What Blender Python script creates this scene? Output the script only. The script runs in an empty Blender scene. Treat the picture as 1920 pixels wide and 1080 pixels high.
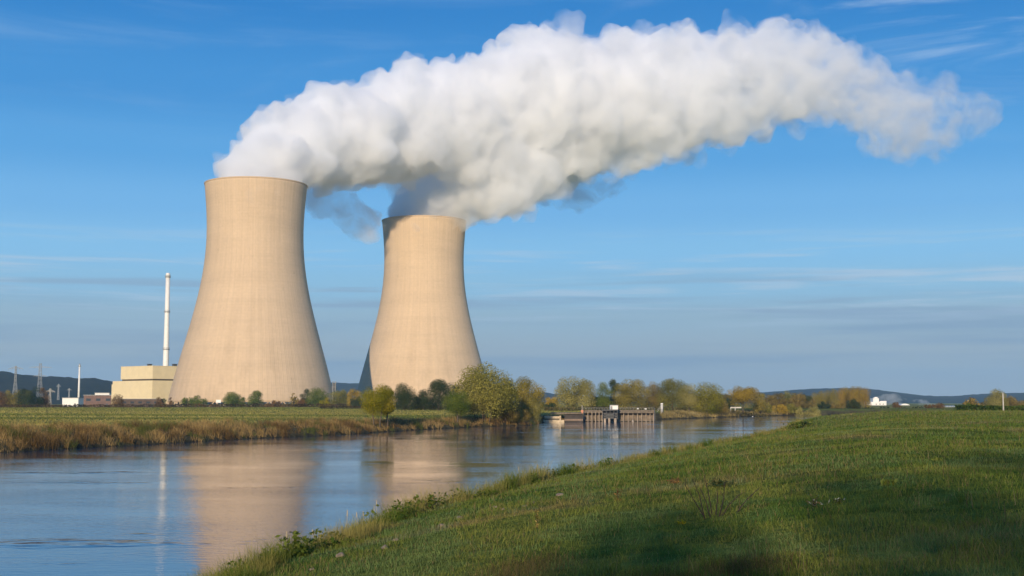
import bpy, bmesh, math, random
import numpy as np
from mathutils import Vector, Matrix

scene = bpy.context.scene
col = scene.collection
R = math.radians

# ------------------------------------------------------------------ camera
EYE = 5.0                                   # metres above the river
FPX, HORIZON = 2400.0, 754.0                # focal length and horizon row of the 1920x1080 photograph
TILT = math.atan((HORIZON - 540) / FPX)
CT, ST = math.cos(TILT), math.sin(TILT)
cam_data = bpy.data.cameras.new('camera')
cam = bpy.data.objects.new('camera', cam_data); col.objects.link(cam)
cam_data.sensor_width = 36.0
cam_data.lens = 36.0 * FPX / 1920.0
cam_data.clip_start, cam_data.clip_end = 0.5, 40000
cam.location = (0, 0, EYE)
cam.rotation_euler = (math.pi / 2 + TILT, 0, 0)
scene.camera = cam

# ------------------------------------------------------------------ sun and sky
SUN_AZ, SUN_EL = R(8.5), R(11.5)            # the light travels 8.5 degrees right of straight ahead
to_sun = Vector((-math.sin(SUN_AZ) * math.cos(SUN_EL), -math.cos(SUN_AZ) * math.cos(SUN_EL), math.sin(SUN_EL)))
sun_data = bpy.data.lights.new('sun', 'SUN')
sun_data.energy = 5.0
sun_data.angle = R(0.5)
sun_data.color = (1.0, 0.84, 0.64)
sun = bpy.data.objects.new('sun', sun_data); col.objects.link(sun)
sun.rotation_euler = to_sun.to_track_quat('Z', 'Y').to_euler()

world = bpy.data.worlds.new('World'); scene.world = world
world.use_nodes = True
wn, wl = world.node_tree.nodes, world.node_tree.links
bg = wn['Background']
sky = wn.new('ShaderNodeTexSky')
sky.sky_type = 'NISHITA'; sky.sun_disc = False
sky.sun_elevation = SUN_EL
sky.sun_rotation = math.atan2(to_sun.x, to_sun.y)
sky.altitude = 0; sky.air_density = 1.0; sky.dust_density = 0.6; sky.ozone_density = 1.6
SKY = 0.10
def wmath(op, a, b=None, c=None, clamp=False):
    n = wn.new('ShaderNodeMath'); n.operation = op; n.use_clamp = clamp
    for i, v in enumerate((a, b, c)):
        if v is None: continue
        if isinstance(v, (int, float)): n.inputs[i].default_value = v
        else: wl.new(v, n.inputs[i])
    return n.outputs[0]
def wmap(v, a, b, c, d, smooth=True):
    n = wn.new('ShaderNodeMapRange'); n.interpolation_type = 'SMOOTHSTEP' if smooth else 'LINEAR'
    n.inputs[1].default_value, n.inputs[2].default_value, n.inputs[3].default_value, n.inputs[4].default_value = a, b, c, d
    wl.new(v, n.inputs[0]); return n.outputs[0]
def wmix(f, a, b):
    n = wn.new('ShaderNodeMix'); n.data_type = 'RGBA'
    if isinstance(f, (int, float)): n.inputs[0].default_value = f
    else: wl.new(f, n.inputs[0])
    for i, v in ((6, a), (7, b)):
        if isinstance(v, tuple): n.inputs[i].default_value = (*[q / SKY for q in v], 1)
        else: wl.new(v, n.inputs[i])
    return n.outputs[2]
wtc = wn.new('ShaderNodeTexCoord')
wsep = wn.new('ShaderNodeSeparateXYZ'); wl.new(wtc.outputs['Generated'], wsep.inputs[0])
elev = wsep.outputs[2]
grad = wn.new('ShaderNodeValToRGB'); grad.color_ramp.interpolation = 'EASE'
SKY_STOPS = [(0.0, (.45, .49, .51)), (0.035, (.39, .48, .545)), (0.065, (.33, .50, .635)), (0.088, (.28, .56, .81)), (0.115, (.240, .565, .90)), (0.15, (.165, .475, .87)), (0.19, (.088, .38, .80)), (0.235, (.042, .29, .71)), (0.31, (.010, .21, .61)), (1.0, (.010, .09, .35))]
els = grad.color_ramp.elements
while len(els) < len(SKY_STOPS): els.new(0.5)
for e, (p, c) in zip(els, SKY_STOPS): e.position = p; e.color = (*c, 1)
wl.new(elev, grad.inputs[0])
gs = wn.new('ShaderNodeVectorMath'); gs.operation = 'SCALE'; gs.inputs['Scale'].default_value = 1 / SKY; wl.new(grad.outputs[0], gs.inputs[0])
base_sky = wmix(0.94, sky.outputs[0], gs.outputs[0])
def wnoise(sx, sy, sz, detail, rough, rot=(0, 0, 0), dist=0.0, off=(0, 0, 0)):
    mp = wn.new('ShaderNodeMapping'); mp.inputs['Scale'].default_value = (sx, sy, sz); mp.inputs['Rotation'].default_value = rot; mp.inputs['Location'].default_value = off
    nz = wn.new('ShaderNodeTexNoise'); nz.inputs['Scale'].default_value = 1.0; nz.inputs['Detail'].default_value = detail; nz.inputs['Roughness'].default_value = rough; nz.inputs['Distortion'].default_value = dist
    wl.new(wtc.outputs['Generated'], mp.inputs[0]); wl.new(mp.outputs[0], nz.inputs['Vector']); return nz.outputs[0]
# low grey stratus bands, thin bright streaks above them, high cirrus veils
band = wmath('MULTIPLY', wmap(wnoise(2.6, 2.6, 52, 4, 0.55), 0.42, 0.68, 0, 0.75), wmath('MULTIPLY', wmap(elev, 0.006, 0.03, 0, 1), wmap(elev, 0.06, 0.10, 1, 0)))
c1_ = wmix(band, base_sky, (.225, .345, .50))
streak = wmath('MULTIPLY', wmap(wnoise(5, 5, 105, 4, 0.6, rot=(0, R(1.2), 0), dist=0.3, off=(3, 1, 2)), 0.49, 0.69, 0, 0.75), wmath('MULTIPLY', wmap(elev, 0.050, 0.075, 0, 1), wmap(elev, 0.085, 0.15, 1, 0)))
c2_ = wmix(streak, c1_, (.50, .64, .79))
veil = wmath('MULTIPLY', wmath('MULTIPLY', wmap(wsep.outputs[0], 0.12, 0.30, 0.22, 1), wmap(wnoise(4, 4, 26, 6, 0.62, rot=(0, R(16), 0), dist=0.8, off=(1.3, 0.4, 5.1)), 0.46, 0.74, 0, 0.60)), wmap(elev, 0.17, 0.26, 0, 1))
c3_ = wmix(veil, c2_, (.60, .74, .90))
shade_band = wmath('MULTIPLY', wmap(wnoise(4, 4, 95, 3, 0.5, rot=(0, R(-0.8), 0), dist=0.3, off=(7, 2, 9)), 0.48, 0.66, 0, 0.75), wmath('MULTIPLY', wmap(elev, 0.055, 0.07, 0, 1), wmap(elev, 0.085, 0.105, 1, 0)))
c3_ = wmix(shade_band, c3_, (.27, .40, .56))
wl.new(c3_, bg.inputs[0])
bg.inputs[1].default_value = SKY

vs = scene.view_settings
vs.view_transform = 'Standard'; vs.look = 'None'; vs.exposure = 0.0; vs.gamma = 1.0; vs.use_curve_mapping = False
cy = scene.cycles
cy.max_bounces = 32; cy.diffuse_bounces = 3; cy.glossy_bounces = 4; cy.transmission_bounces = 4
cy.transparent_max_bounces = 12; cy.volume_bounces = 24
cy.volume_max_steps = 256
cy.sample_clamp_indirect = 6.0
cy.use_denoising = True
cy.use_adaptive_sampling = True; cy.adaptive_threshold = 0.015

# ------------------------------------------------------------------ measuring helpers
def ray(px, py):
    u, v = (px - 960) / FPX, (540 - py) / FPX
    return u, CT - v * ST, ST + v * CT
def at_depth(px, py, Y):                    # the point on the pixel's line of sight at distance Y ahead
    x, y, z = ray(px, py); k = Y / y
    return Vector((x * k, Y, EYE + z * k))
def at_height(px, py, Z):                   # the point where the line of sight meets height Z
    x, y, z = ray(px, py); k = (Z - EYE) / z
    return Vector((x * k, y * k, Z))

def tag(o, label=None, cat=None, group=None, kind=None):
    if label: o['label'] = label
    if cat: o['category'] = cat
    if group: o['group'] = group
    if kind: o['kind'] = kind
    return o
def empty(name, loc=(0, 0, 0), rz=0.0):
    o = bpy.data.objects.new(name, None); col.objects.link(o)
    o.location = loc; o.rotation_euler = (0, 0, rz); o.empty_display_size = 0.2
    return o
def mesh_object(name, verts, faces, mat, parent=None, smooth=False):
    me = bpy.data.meshes.new(name)
    me.from_pydata([tuple(v) for v in verts], [], faces)
    me.update()
    if smooth: me.shade_smooth()
    if mat: me.materials.append(mat)
    o = bpy.data.objects.new(name, me); col.objects.link(o)
    o.parent = parent
    return o
# ------------------------------------------------------------------ materials helper
def new_mat(name):
    m = bpy.data.materials.new(name); m.use_nodes = True
    nt = m.node_tree
    for n in list(nt.nodes): nt.nodes.remove(n)
    out = nt.nodes.new('ShaderNodeOutputMaterial')
    return m, nt, out

# ------------------------------------------------------------------ numeric noise
def _hash(ix, iy, seed):
    h = (ix.astype(np.int64) * 374761393 + iy.astype(np.int64) * 668265263 + seed * 1442695041) & 0x7fffffff
    h = ((h ^ (h >> 13)) * 1274126177) & 0x7fffffff
    return ((h ^ (h >> 16)) & 0xffff) / 65535.0
def vnoise(x, y, seed=0):
    x = np.asarray(x, float); y = np.asarray(y, float)
    ix, iy = np.floor(x), np.floor(y); fx, fy = x - ix, y - iy
    fx, fy = fx * fx * (3 - 2 * fx), fy * fy * (3 - 2 * fy)
    a, b = _hash(ix, iy, seed), _hash(ix + 1, iy, seed)
    c, d = _hash(ix, iy + 1, seed), _hash(ix + 1, iy + 1, seed)
    return (a + (b - a) * fx) * (1 - fy) + (c + (d - c) * fx) * fy
def fbm(x, y, seed=0, octaves=4):
    s, a, t = 0.0, 1.0, 0.0
    x = np.asarray(x, float); y = np.asarray(y, float)
    for k in range(octaves):
        s = s + a * vnoise(x * 2 ** k, y * 2 ** k, seed + k); t += a; a *= 0.5
    return s / t

# ------------------------------------------------------------------ river banks, in metres
NEAR_PX = [(405, 1082), (470, 1064), (560, 1042), (640, 1003), (720, 978), (800, 967), (860, 947), (960, 917), (1080, 892), (1200, 867), (1330, 842), (1420, 823), (1470, 809), (1484, 797)]
FAR_PX = [(0, 849), (150, 840), (300, 832), (480, 822), (640, 815), (800, 805), (900, 800), (1000, 797), (1020, 792), (1095, 790.5), (1230, 787), (1300, 784.5), (1400, 781), (1470, 779.3)]
near = [tuple(at_height(px, py, 0.35)[:2]) for px, py in NEAR_PX]
far = [tuple(at_height(px, py, 0.0)[:2]) for px, py in FAR_PX]
dx, dy = near[1][0] - near[0][0], near[1][1] - near[0][1]; k = math.hypot(dx, dy)
near = [(near[0][0] - 0.9 * t - .4, near[0][1] - 17 - 0.44 * t) for t in (400, 150, 60, 20, 4)] + [(near[0][0], near[0][1] - 12), (near[0][0] - .2, near[0][1] - 5)] + near + [(near[-1][0] + 6, near[-1][1] + 22), (near[-1][0] + 20, near[-1][1] + 60), (near[-1][0] + 70, near[-1][1] + 110), (near[-1][0] + 400, near[-1][1] + 230)]
far = [(far[0][0] - 30 - 0.5 * t, far[0][1] - 40 - 0.85 * t) for t in (400, 150, 50, 5)] + far + [(far[-1][0] + 60, far[-1][1] + 25), (far[-1][0] + 400, far[-1][1] + 120)]
near = np.array(near); far = np.array(far)

def seg_dist(P, line):
    best = np.full(len(P), 1e9)
    for a, b in zip(line[:-1], line[1:]):
        ab = b - a; t = np.clip(((P - a) @ ab) / (ab @ ab), 0, 1)
        d = np.hypot(*(P - (a + t[:, None] * ab)).T)
        best = np.minimum(best, d)
    return best
def in_poly(P, poly):
    x, y = P[:, 0], P[:, 1]; r = np.zeros(len(P), bool)
    for (x0, y0), (x1, y1) in zip(poly, np.roll(poly, -1, axis=0)):
        c = ((y0 > y) != (y1 > y)) & (x < (x1 - x0) * (y - y0) / (y1 - y0 + 1e-12) + x0)
        r ^= c
    return r
RIVER = np.concatenate([near, far[::-1]])
def land(P):
    """-> height, distance to water (negative in the river), True on the camera's side"""
    P = np.asarray(P, float)
    dn, df = seg_dist(P, near), seg_dist(P, far)
    inside = in_poly(P, RIVER)
    s = np.minimum(dn, df); nearside = dn < df
    x, y = P[:, 0], P[:, 1]
    wob = (fbm(x / 3, y / 3, 5) - 0.5) * 0.5
    hn = np.interp(s, [0, 0.5, 1.4, 4, 9, 18, 30], [0.0, 0.3, 0.75, 1.3, 2.2, 3.2, 3.35]) + wob * np.clip(s / 3, 0, 1) * 0.45 + (fbm(x / 25, y / 25, 9) - 0.5) * 0.35 * np.clip(s / 15, 0, 1)
    dist = np.hypot(x, y)
    hn = np.where(dist > 250, hn + (2.0 - hn) * np.clip((dist - 250) / 120, 0, 1), hn)
    hf = np.interp(s, [0, 0.6, 3, 8, 14], [0.0, 0.35, 1.1, 1.9, 2.2]) + wob * np.clip(s / 4, 0, 1) * 0.4 + (fbm(x / 60, y / 60, 3) - 0.5) * 0.3 * np.clip(s / 20, 0, 1)
    hf = np.where(dist > 690, hf + (1.5 - hf) * np.clip((dist - 690) / 60, 0, 1), hf)
    h = np.where(nearside, hn, hf)
    h = np.where(inside, -np.minimum(s * 0.35, 1.6) - 0.02, h)
    return h, np.where(inside, -s, s), nearside
def ground_z(x, y):
    return float(land([(x, y)])[0][0])

def bulk_mesh(name, V, F, mat, cols=None, parent=None, smooth=False):
    """V (n,3), F (m,k) arrays -> one mesh object, with an optional natural colour per vertex"""
    V = np.ascontiguousarray(V, np.float32); F = np.ascontiguousarray(F, np.int32); kk = F.shape[1]
    me = bpy.data.meshes.new(name)
    me.vertices.add(len(V)); me.vertices.foreach_set('co', V.ravel())
    me.loops.add(F.size); me.loops.foreach_set('vertex_index', F.ravel())
    me.polygons.add(len(F))
    me.polygons.foreach_set('loop_start', np.arange(0, F.size, kk, dtype=np.int32))
    me.polygons.foreach_set('loop_total', np.full(len(F), kk, np.int32))
    me.update(calc_edges=True)
    if smooth: me.shade_smooth()
    if cols is not None:
        at = me.color_attributes.new('tint', 'FLOAT_COLOR', 'POINT')
        c4 = np.ones((len(V), 4), np.float32); c4[:, :3] = cols
        at.data.foreach_set('color', c4.ravel())
    if mat: me.materials.append(mat)
    o = bpy.data.objects.new(name, me); col.objects.link(o); o.parent = parent
    return o

# ------------------------------------------------------------------ ground sheet
def ground_material():
    m, nt, out = new_mat('ground_soil_and_grass')
    N, L = nt.nodes, nt.links
    at = N.new('ShaderNodeAttribute'); at.attribute_name = 'tint'
    tc = N.new('ShaderNodeTexCoord')
    nz = N.new('ShaderNodeTexNoise'); nz.inputs['Scale'].default_value = 0.9; nz.inputs['Detail'].default_value = 8; nz.inputs['Roughness'].default_value = 0.7
    L.new(tc.outputs['Object'], nz.inputs['Vector'])
    mr = N.new('ShaderNodeMapRange'); mr.inputs[1].default_value = 0.3; mr.inputs[2].default_value = 0.7; mr.inputs[3].default_value = 0.55; mr.inputs[4].default_value = 1.45
    L.new(nz.outputs[0], mr.inputs[0])
    mx = N.new('ShaderNodeVectorMath'); mx.operation = 'SCALE'
    L.new(at.outputs['Color'], mx.inputs[0]); L.new(mr.outputs[0], mx.inputs['Scale'])
    bs = N.new('ShaderNodeBsdfDiffuse'); L.new(mx.outputs[0], bs.inputs[0])
    bp = N.new('ShaderNodeBump'); bp.inputs['Strength'].default_value = 0.7; bp.inputs['Distance'].default_value = 0.25
    n2 = N.new('ShaderNodeTexNoise'); n2.inputs['Scale'].default_value = 3.0; n2.inputs['Detail'].default_value = 5
    L.new(tc.outputs['Object'], n2.inputs['Vector']); L.new(n2.outputs[0], bp.inputs['Height']); L.new(bp.outputs[0], bs.inputs['Normal'])
    L.new(bs.outputs[0], out.inputs[0])
    return m
az_in = np.linspace(R(-27), R(27), 420); az_out = np.linspace(R(27), R(333), 90)[1:-1]
AZ = np.concatenate([az_in, az_out]); RAD = np.concatenate([[0.0001], 3 * np.power(14000 / 3, np.linspace(0, 1, 620))])
A_, R_ = np.meshgrid(AZ, RAD)
GX, GY = (R_ * np.sin(A_)).ravel(), (R_ * np.cos(A_)).ravel()
P = np.stack([GX, GY], 1)
H, S, NS = land(P)
def mixc(a, b, t):
    t = np.clip(np.asarray(t, float), 0, 1)[:, None]; return np.asarray(a)[None] * (1 - t) + np.asarray(b)[None] * t if np.ndim(a) == 1 and np.ndim(b) == 1 else a * (1 - t) + (np.asarray(b) if np.ndim(b) == 2 else np.asarray(b)[None]) * t
def meadow_colour(x, y, s):
    """natural patchiness of the pasture on the camera's bank"""
    c = mixc((0.105, 0.140, 0.026), (0.160, 0.172, 0.036), (fbm(x / 9, y / 9, 21) - 0.35) * 3)
    c = mixc(c, (0.200, 0.165, 0.055), (fbm(x / 6, y / 6, 33) - 0.58) * 6)
    c = mixc(c, (0.075, 0.118, 0.022), (fbm(x / 3, y / 3, 41) - 0.60) * 5)
    return c
def field_colour(x, y):
    """mown strips of the far field run along the river"""
    st = (x * 0.25 + y * 0.97) / 22.0
    c = mixc((0.195, 0.205, 0.048), (0.390, 0.325, 0.095), (vnoise(st, x / 400, 51) - 0.30) * 2.2)
    c = mixc(c, (0.22, 0.20, 0.055), (fbm(x / 40, y / 15, 57) - 0.5) * 3)
    return c
cn = meadow_colour(GX, GY, S); cf = field_colour(GX, GY)
C = np.where(NS[:, None], cn, cf)
bankc = mixc((0.09, 0.07, 0.035), (0.16, 0.13, 0.06), fbm(GX, GY, 61))
C = mixc(C, bankc, np.where(NS, (2.2 - S) / 1.5, (9 - S) / 3))
C = mixc(C, np.array((0.045, 0.04, 0.025)), np.where(S < 0.2, 1.0, 0.0))
nA, nR = len(AZ), len(RAD)
ii, jj = np.meshgrid(np.arange(nR - 1), np.arange(nA), indexing='ij')
F = np.stack([ii * nA + jj, ii * nA + (jj + 1) % nA, (ii + 1) * nA + (jj + 1) % nA, (ii + 1) * nA + jj], -1).reshape(-1, 4)
M_ground = ground_material()
ground = bulk_mesh('ground', np.stack([GX, GY, H], 1), F[:, ::-1], M_ground, C, smooth=True)
tag(ground, kind='structure')

# ------------------------------------------------------------------ river
def water_material():
    m, nt, out = new_mat('river_water')
    N, L = nt.nodes, nt.links
    tc = N.new('ShaderNodeTexCoord')
    def noise(scale, detail, rot, stretch, rough=0.55):
        mp = N.new('ShaderNodeMapping'); mp.inputs['Rotation'].default_value = (0, 0, rot); mp.inputs['Scale'].default_value = (scale * stretch, scale, scale)
        nz = N.new('ShaderNodeTexNoise'); nz.inputs['Scale'].default_value = 1.0; nz.inputs['Detail'].default_value = detail; nz.inputs['Roughness'].default_value = rough
        L.new(tc.outputs['Object'], mp.inputs[0]); L.new(mp.outputs[0], nz.inputs['Vector'])
        return nz.outputs[0]
    swell = noise(0.35, 3, R(12), 0.5); ripple = noise(2.6, 4, R(-8), 0.55, 0.6)
    patch = noise(0.055, 4, R(20), 0.45)
    pr = N.new('ShaderNodeMapRange'); pr.inputs[1].default_value = 0.42; pr.inputs[2].default_value = 0.68; pr.inputs[3].default_value = 0.2; pr.inputs[4].default_value = 1.3
    L.new(patch, pr.inputs[0])
    mr = N.new('ShaderNodeMath'); mr.operation = 'MULTIPLY'; L.new(ripple, mr.inputs[0]); L.new(pr.outputs[0], mr.inputs[1])
    b1 = N.new('ShaderNodeBump'); b1.inputs['Strength'].default_value = 1.0; b1.inputs['Distance'].default_value = WATER_SWELL
    L.new(swell, b1.inputs['Height'])
    b2 = N.new('ShaderNodeBump'); b2.inputs['Strength'].default_value = 1.0; b2.inputs['Distance'].default_value = WATER_RIPPLE
    L.new(mr.outputs[0], b2.inputs['Height']); L.new(b1.outputs[0], b2.inputs['Normal'])
    gust = noise(0.085, 5, R(14), 0.5, 0.65); mid = noise(1.1, 2, R(5), 0.6)      # rare patches of rougher water
    gm = N.new('ShaderNodeMapRange'); gm.inputs[1].default_value = 0.60; gm.inputs[2].default_value = 0.70; L.new(gust, gm.inputs[0])
    gmul = N.new('ShaderNodeMath'); gmul.operation = 'MULTIPLY'; L.new(mid, gmul.inputs[0]); L.new(gm.outputs[0], gmul.inputs[1])
    b3 = N.new('ShaderNodeBump'); b3.inputs['Strength'].default_value = 1.0; b3.inputs['Distance'].default_value = 0.10
    L.new(gmul.outputs[0], b3.inputs['Height']); L.new(b2.outputs[0], b3.inputs['Normal'])
    bs = N.new('ShaderNodeBsdfPrincipled')
    bs.inputs['Base Color'].default_value = (0.008, 0.055, 0.120, 1); bs.inputs['Roughness'].default_value = WATER_ROUGH; bs.inputs['IOR'].default_value = 1.333; bs.inputs['Specular IOR Level'].default_value = 0.58
    L.new(b3.outputs[0], bs.inputs['Normal'])
    L.new(bs.outputs[0], out.inputs[0])
    return m
WATER_SWELL, WATER_RIPPLE, WATER_ROUGH = 0.015, 0.020, 0.02
M_water = water_material()
river = mesh_object('river', [(-500, -500, 0), (900, -500, 0), (900, 900, 0), (-500, 900, 0)], [(0, 1, 2, 3)], M_water)
tag(river, kind='structure')

# ------------------------------------------------------------------ hills on the horizon
def forest_hill_material():
    m, nt, out = new_mat('wooded_hillside')
    N, L = nt.nodes, nt.links
    tc = N.new('ShaderNodeTexCoord')
    a = N.new('ShaderNodeTexNoise'); a.inputs['Scale'].default_value = 0.004; a.inputs['Detail'].default_value = 6
    b = N.new('ShaderNodeTexVoronoi'); b.inputs['Scale'].default_value = 0.06
    L.new(tc.outputs['Object'], a.inputs['Vector']); L.new(tc.outputs['Object'], b.inputs['Vector'])
    cr = N.new('ShaderNodeValToRGB')
    e = cr.color_ramp.elements; e[0].position = 0.35; e[0].color = (0.012, 0.020, 0.012, 1); e[1].position = 0.66; e[1].color = (0.045, 0.036, 0.022, 1)
    L.new(a.outputs[0], cr.inputs[0])
    sc = N.new('ShaderNodeMapRange'); sc.inputs[3].default_value = 1.25; sc.inputs[4].default_value = 0.6; L.new(b.outputs[0], sc.inputs[0])
    mx = N.new('ShaderNodeVectorMath'); mx.operation = 'SCALE'; L.new(cr.outputs[0], mx.inputs[0]); L.new(sc.outputs[0], mx.inputs['Scale'])
    d = N.new('ShaderNodeBsdfDiffuse'); L.new(mx.outputs[0], d.inputs[0]); L.new(d.outputs[0], out.inputs[0])
    return m
M_hill = forest_hill_material()
def hills(pts, Y, depth, seed):
    xs = np.array([p[0] for p in pts], float); ys = np.array([p[1] for p in pts], float)
    px = np.linspace(xs[0], xs[-1], 260); py = np.interp(px, xs, ys)
    py = np.convolve(np.pad(py, 6, mode='edge'), np.hanning(13) / np.hanning(13).sum(), mode='valid')
    rows = 26; V = []
    for j in range(rows):
        t = j / (rows - 1)                      # 0 front foot, 0.55 crest, 1 back foot
        prof = math.sin(min(t / 0.55, 1) * math.pi / 2) ** 1.3 if t < 0.55 else math.cos((t - 0.55) / 0.45 * math.pi / 2)
        for i in range(len(px)):
            crest = max(at_depth(px[i], py[i], Y).z, 6)
            x = at_depth(px[i], py[i], Y).x * (1 + (t - 0.55) * depth / Y); y = Y + (t - 0.55) * depth
            n = float(fbm(x / 260, y / 260, seed)) - 0.5
            n2 = float(vnoise(x / 14, y / 14, seed + 9)) * 5 * prof
            V.append((x, y, -2 + (crest + 2) * prof * (1 + 0.35 * n * (1 - abs(t - 0.55) / 0.55)) + n2))
    n = len(px)
    F = [(j * n + i, j * n + i + 1, (j + 1) * n + i + 1, (j + 1) * n + i) for j in range(rows - 1) for i in range(n - 1)]
    o = bulk_mesh('hills', np.array(V), np.array(F), M_hill, smooth=True)
    return tag(o, kind='structure')
hills([(-500, 680), (-60, 690), (0, 699), (50, 704), (85, 708), (110, 706), (140, 711), (160, 708), (190, 711), (215, 717), (250, 727), (320, 738), (420, 750)], 2900, 1300, 3)
hills([(300, 738), (420, 724), (560, 720), (640, 720), (700, 722), (850, 728), (1030, 738), (1060, 743), (1110, 746), (1300, 745), (1420, 739), (1480, 733), (1530, 729.5), (1600, 728), (1640, 730), (1680, 736), (1730, 743), (1780, 744.5), (1820, 741), (1860, 738.5), (1920, 737.5), (2050, 732), (2400, 726)], 5200, 2400, 7)
# ------------------------------------------------------------------ cooling towers
D1, D2 = 859.0, 1033.0
PROFILE_PX = [(754, 307), (708, 285), (663, 262), (619, 237), (574, 214.5), (529, 196), (489, 186), (461, 180.4), (442, 179), (405, 181), (367, 188.5), (348, 190.5)]
prof_z = np.array([at_depth(480, y, D1).z for y, w in PROFILE_PX]); prof_r = np.array([w / 2 * D1 / FPX for y, w in PROFILE_PX])
coef = np.polyfit(prof_z, prof_r, 5)
TOP_Z = prof_z[-1]; LIP_Z = prof_z[0]
def tower_r(z): return float(np.polyval(coef, z))
print('tower top', TOP_Z, 'lip', LIP_Z, [round(tower_r(z), 1) for z in (5, 50, 100, 120, 147)])

def concrete_material():
    m, nt, out = new_mat('tower_concrete')
    N, L = nt.nodes, nt.links
    bs = N.new('ShaderNodeBsdfPrincipled'); bs.inputs['Roughness'].default_value = 0.92
    tc = N.new('ShaderNodeTexCoord'); sp = N.new('ShaderNodeSeparateXYZ'); L.new(tc.outputs['Object'], sp.inputs[0])
    def mt(op, a, b=None):
        n = N.new('ShaderNodeMath'); n.operation = op
        for i, v in enumerate((a, b)):
            if v is None: continue
            if isinstance(v, (int, float)): n.inputs[i].default_value = v
            else: L.new(v, n.inputs[i])
        return n.outputs[0]
    def mr(v, a, b, c, d):
        n = N.new('ShaderNodeMapRange'); n.inputs[1].default_value, n.inputs[2].default_value, n.inputs[3].default_value, n.inputs[4].default_value = a, b, c, d
        L.new(v, n.inputs[0]); return n.outputs[0]
    ang = mt('ARCTAN2', sp.outputs[1], sp.outputs[0])
    fr = mt('ABSOLUTE', mt('SUBTRACT', mt('FRACT', mt('MULTIPLY', ang, 120 / 6.28318)), 0.5))
    seam = mr(fr, 0.44, 0.5, 1.0, 0.94)                                # 120 vertical formwork joints
    lift = mr(mt('ABSOLUTE', mt('SUBTRACT', mt('FRACT', mt('MULTIPLY', sp.outputs[2], 0.5)), 0.5)), 0.43, 0.5, 1.0, 0.92)   # a lift joint every two metres
    cv = N.new('ShaderNodeCombineXYZ'); L.new(ang, cv.inputs[0]); L.new(sp.outputs[2], cv.inputs[2])
    def nz(scale, detail, rough):
        mp = N.new('ShaderNodeMapping'); mp.inputs['Scale'].default_value = scale; L.new(cv.outputs[0], mp.inputs[0])
        t = N.new('ShaderNodeTexNoise'); t.inputs['Scale'].default_value = 1.0; t.inputs['Detail'].default_value = detail; t.inputs['Roughness'].default_value = rough
        L.new(mp.outputs[0], t.inputs['Vector']); return t.outputs[0]
    panel = mr(nz((120 / 6.28318, 1, 0.5), 0, 0.5), 0.2, 0.8, 0.97, 1.03)    # panels poured with slightly different mixes
    streak = mr(nz((16, 1, 0.012), 5, 0.6), 0.35, 0.7, 1.03, 0.93)           # rain streaks
    bandz = mr(nz((0.6, 1, 0.10), 4, 0.6), 0.3, 0.7, 0.93, 1.06)             # lifts of different tone
    blotch = mr(nz((14, 1, 0.20), 3, 0.6), 0.64, 0.74, 1.0, 0.84)           # repair patches
    runs = mr(mt('MULTIPLY', mr(nz((26, 1, 0.008), 4, 0.65), 0.48, 0.72, 0, 1), mr(sp.outputs[2], 95, 146, 0, 1)), 0, 1, 1.0, 0.87)   # dark run-off below the rim
    low = mr(mt('MULTIPLY', mr(nz((5, 1, 0.05), 5, 0.65), 0.52, 0.66, 0, 1), mr(sp.outputs[2], 70, 20, 0, 1)), 0, 1, 1.0, 0.90)      # damp stains near the foot
    fac = mt('MULTIPLY', mt('MULTIPLY', mt('MULTIPLY', mt('MULTIPLY', seam, lift), mt('MULTIPLY', panel, streak)), mt('MULTIPLY', bandz, blotch)), mt('MULTIPLY', runs, low))
    sc = N.new('ShaderNodeVectorMath'); sc.operation = 'SCALE'; sc.inputs[0].default_value = (0.615, 0.450, 0.285); L.new(fac, sc.inputs['Scale'])
    L.new(sc.outputs[0], bs.inputs['Base Color'])
    bp = N.new('ShaderNodeBump'); bp.inputs['Strength'].default_value = 0.35; bp.inputs['Distance'].default_value = 0.25; L.new(mr(fr, 0.40, 0.5, 0.0, 1.0), bp.inputs['Height']); L.new(bp.outputs[0], bs.inputs['Normal'])
    L.new(bs.outputs[0], out.inputs[0])
    return m
M_conc = concrete_material()
M_basin, _nt, _out = new_mat('basin_concrete'); _d = _nt.nodes.new('ShaderNodeBsdfDiffuse'); _d.inputs[0].default_value = (0.10, 0.075, 0.055, 1); _nt.links.new(_d.outputs[0], _out.inputs[0])
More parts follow.
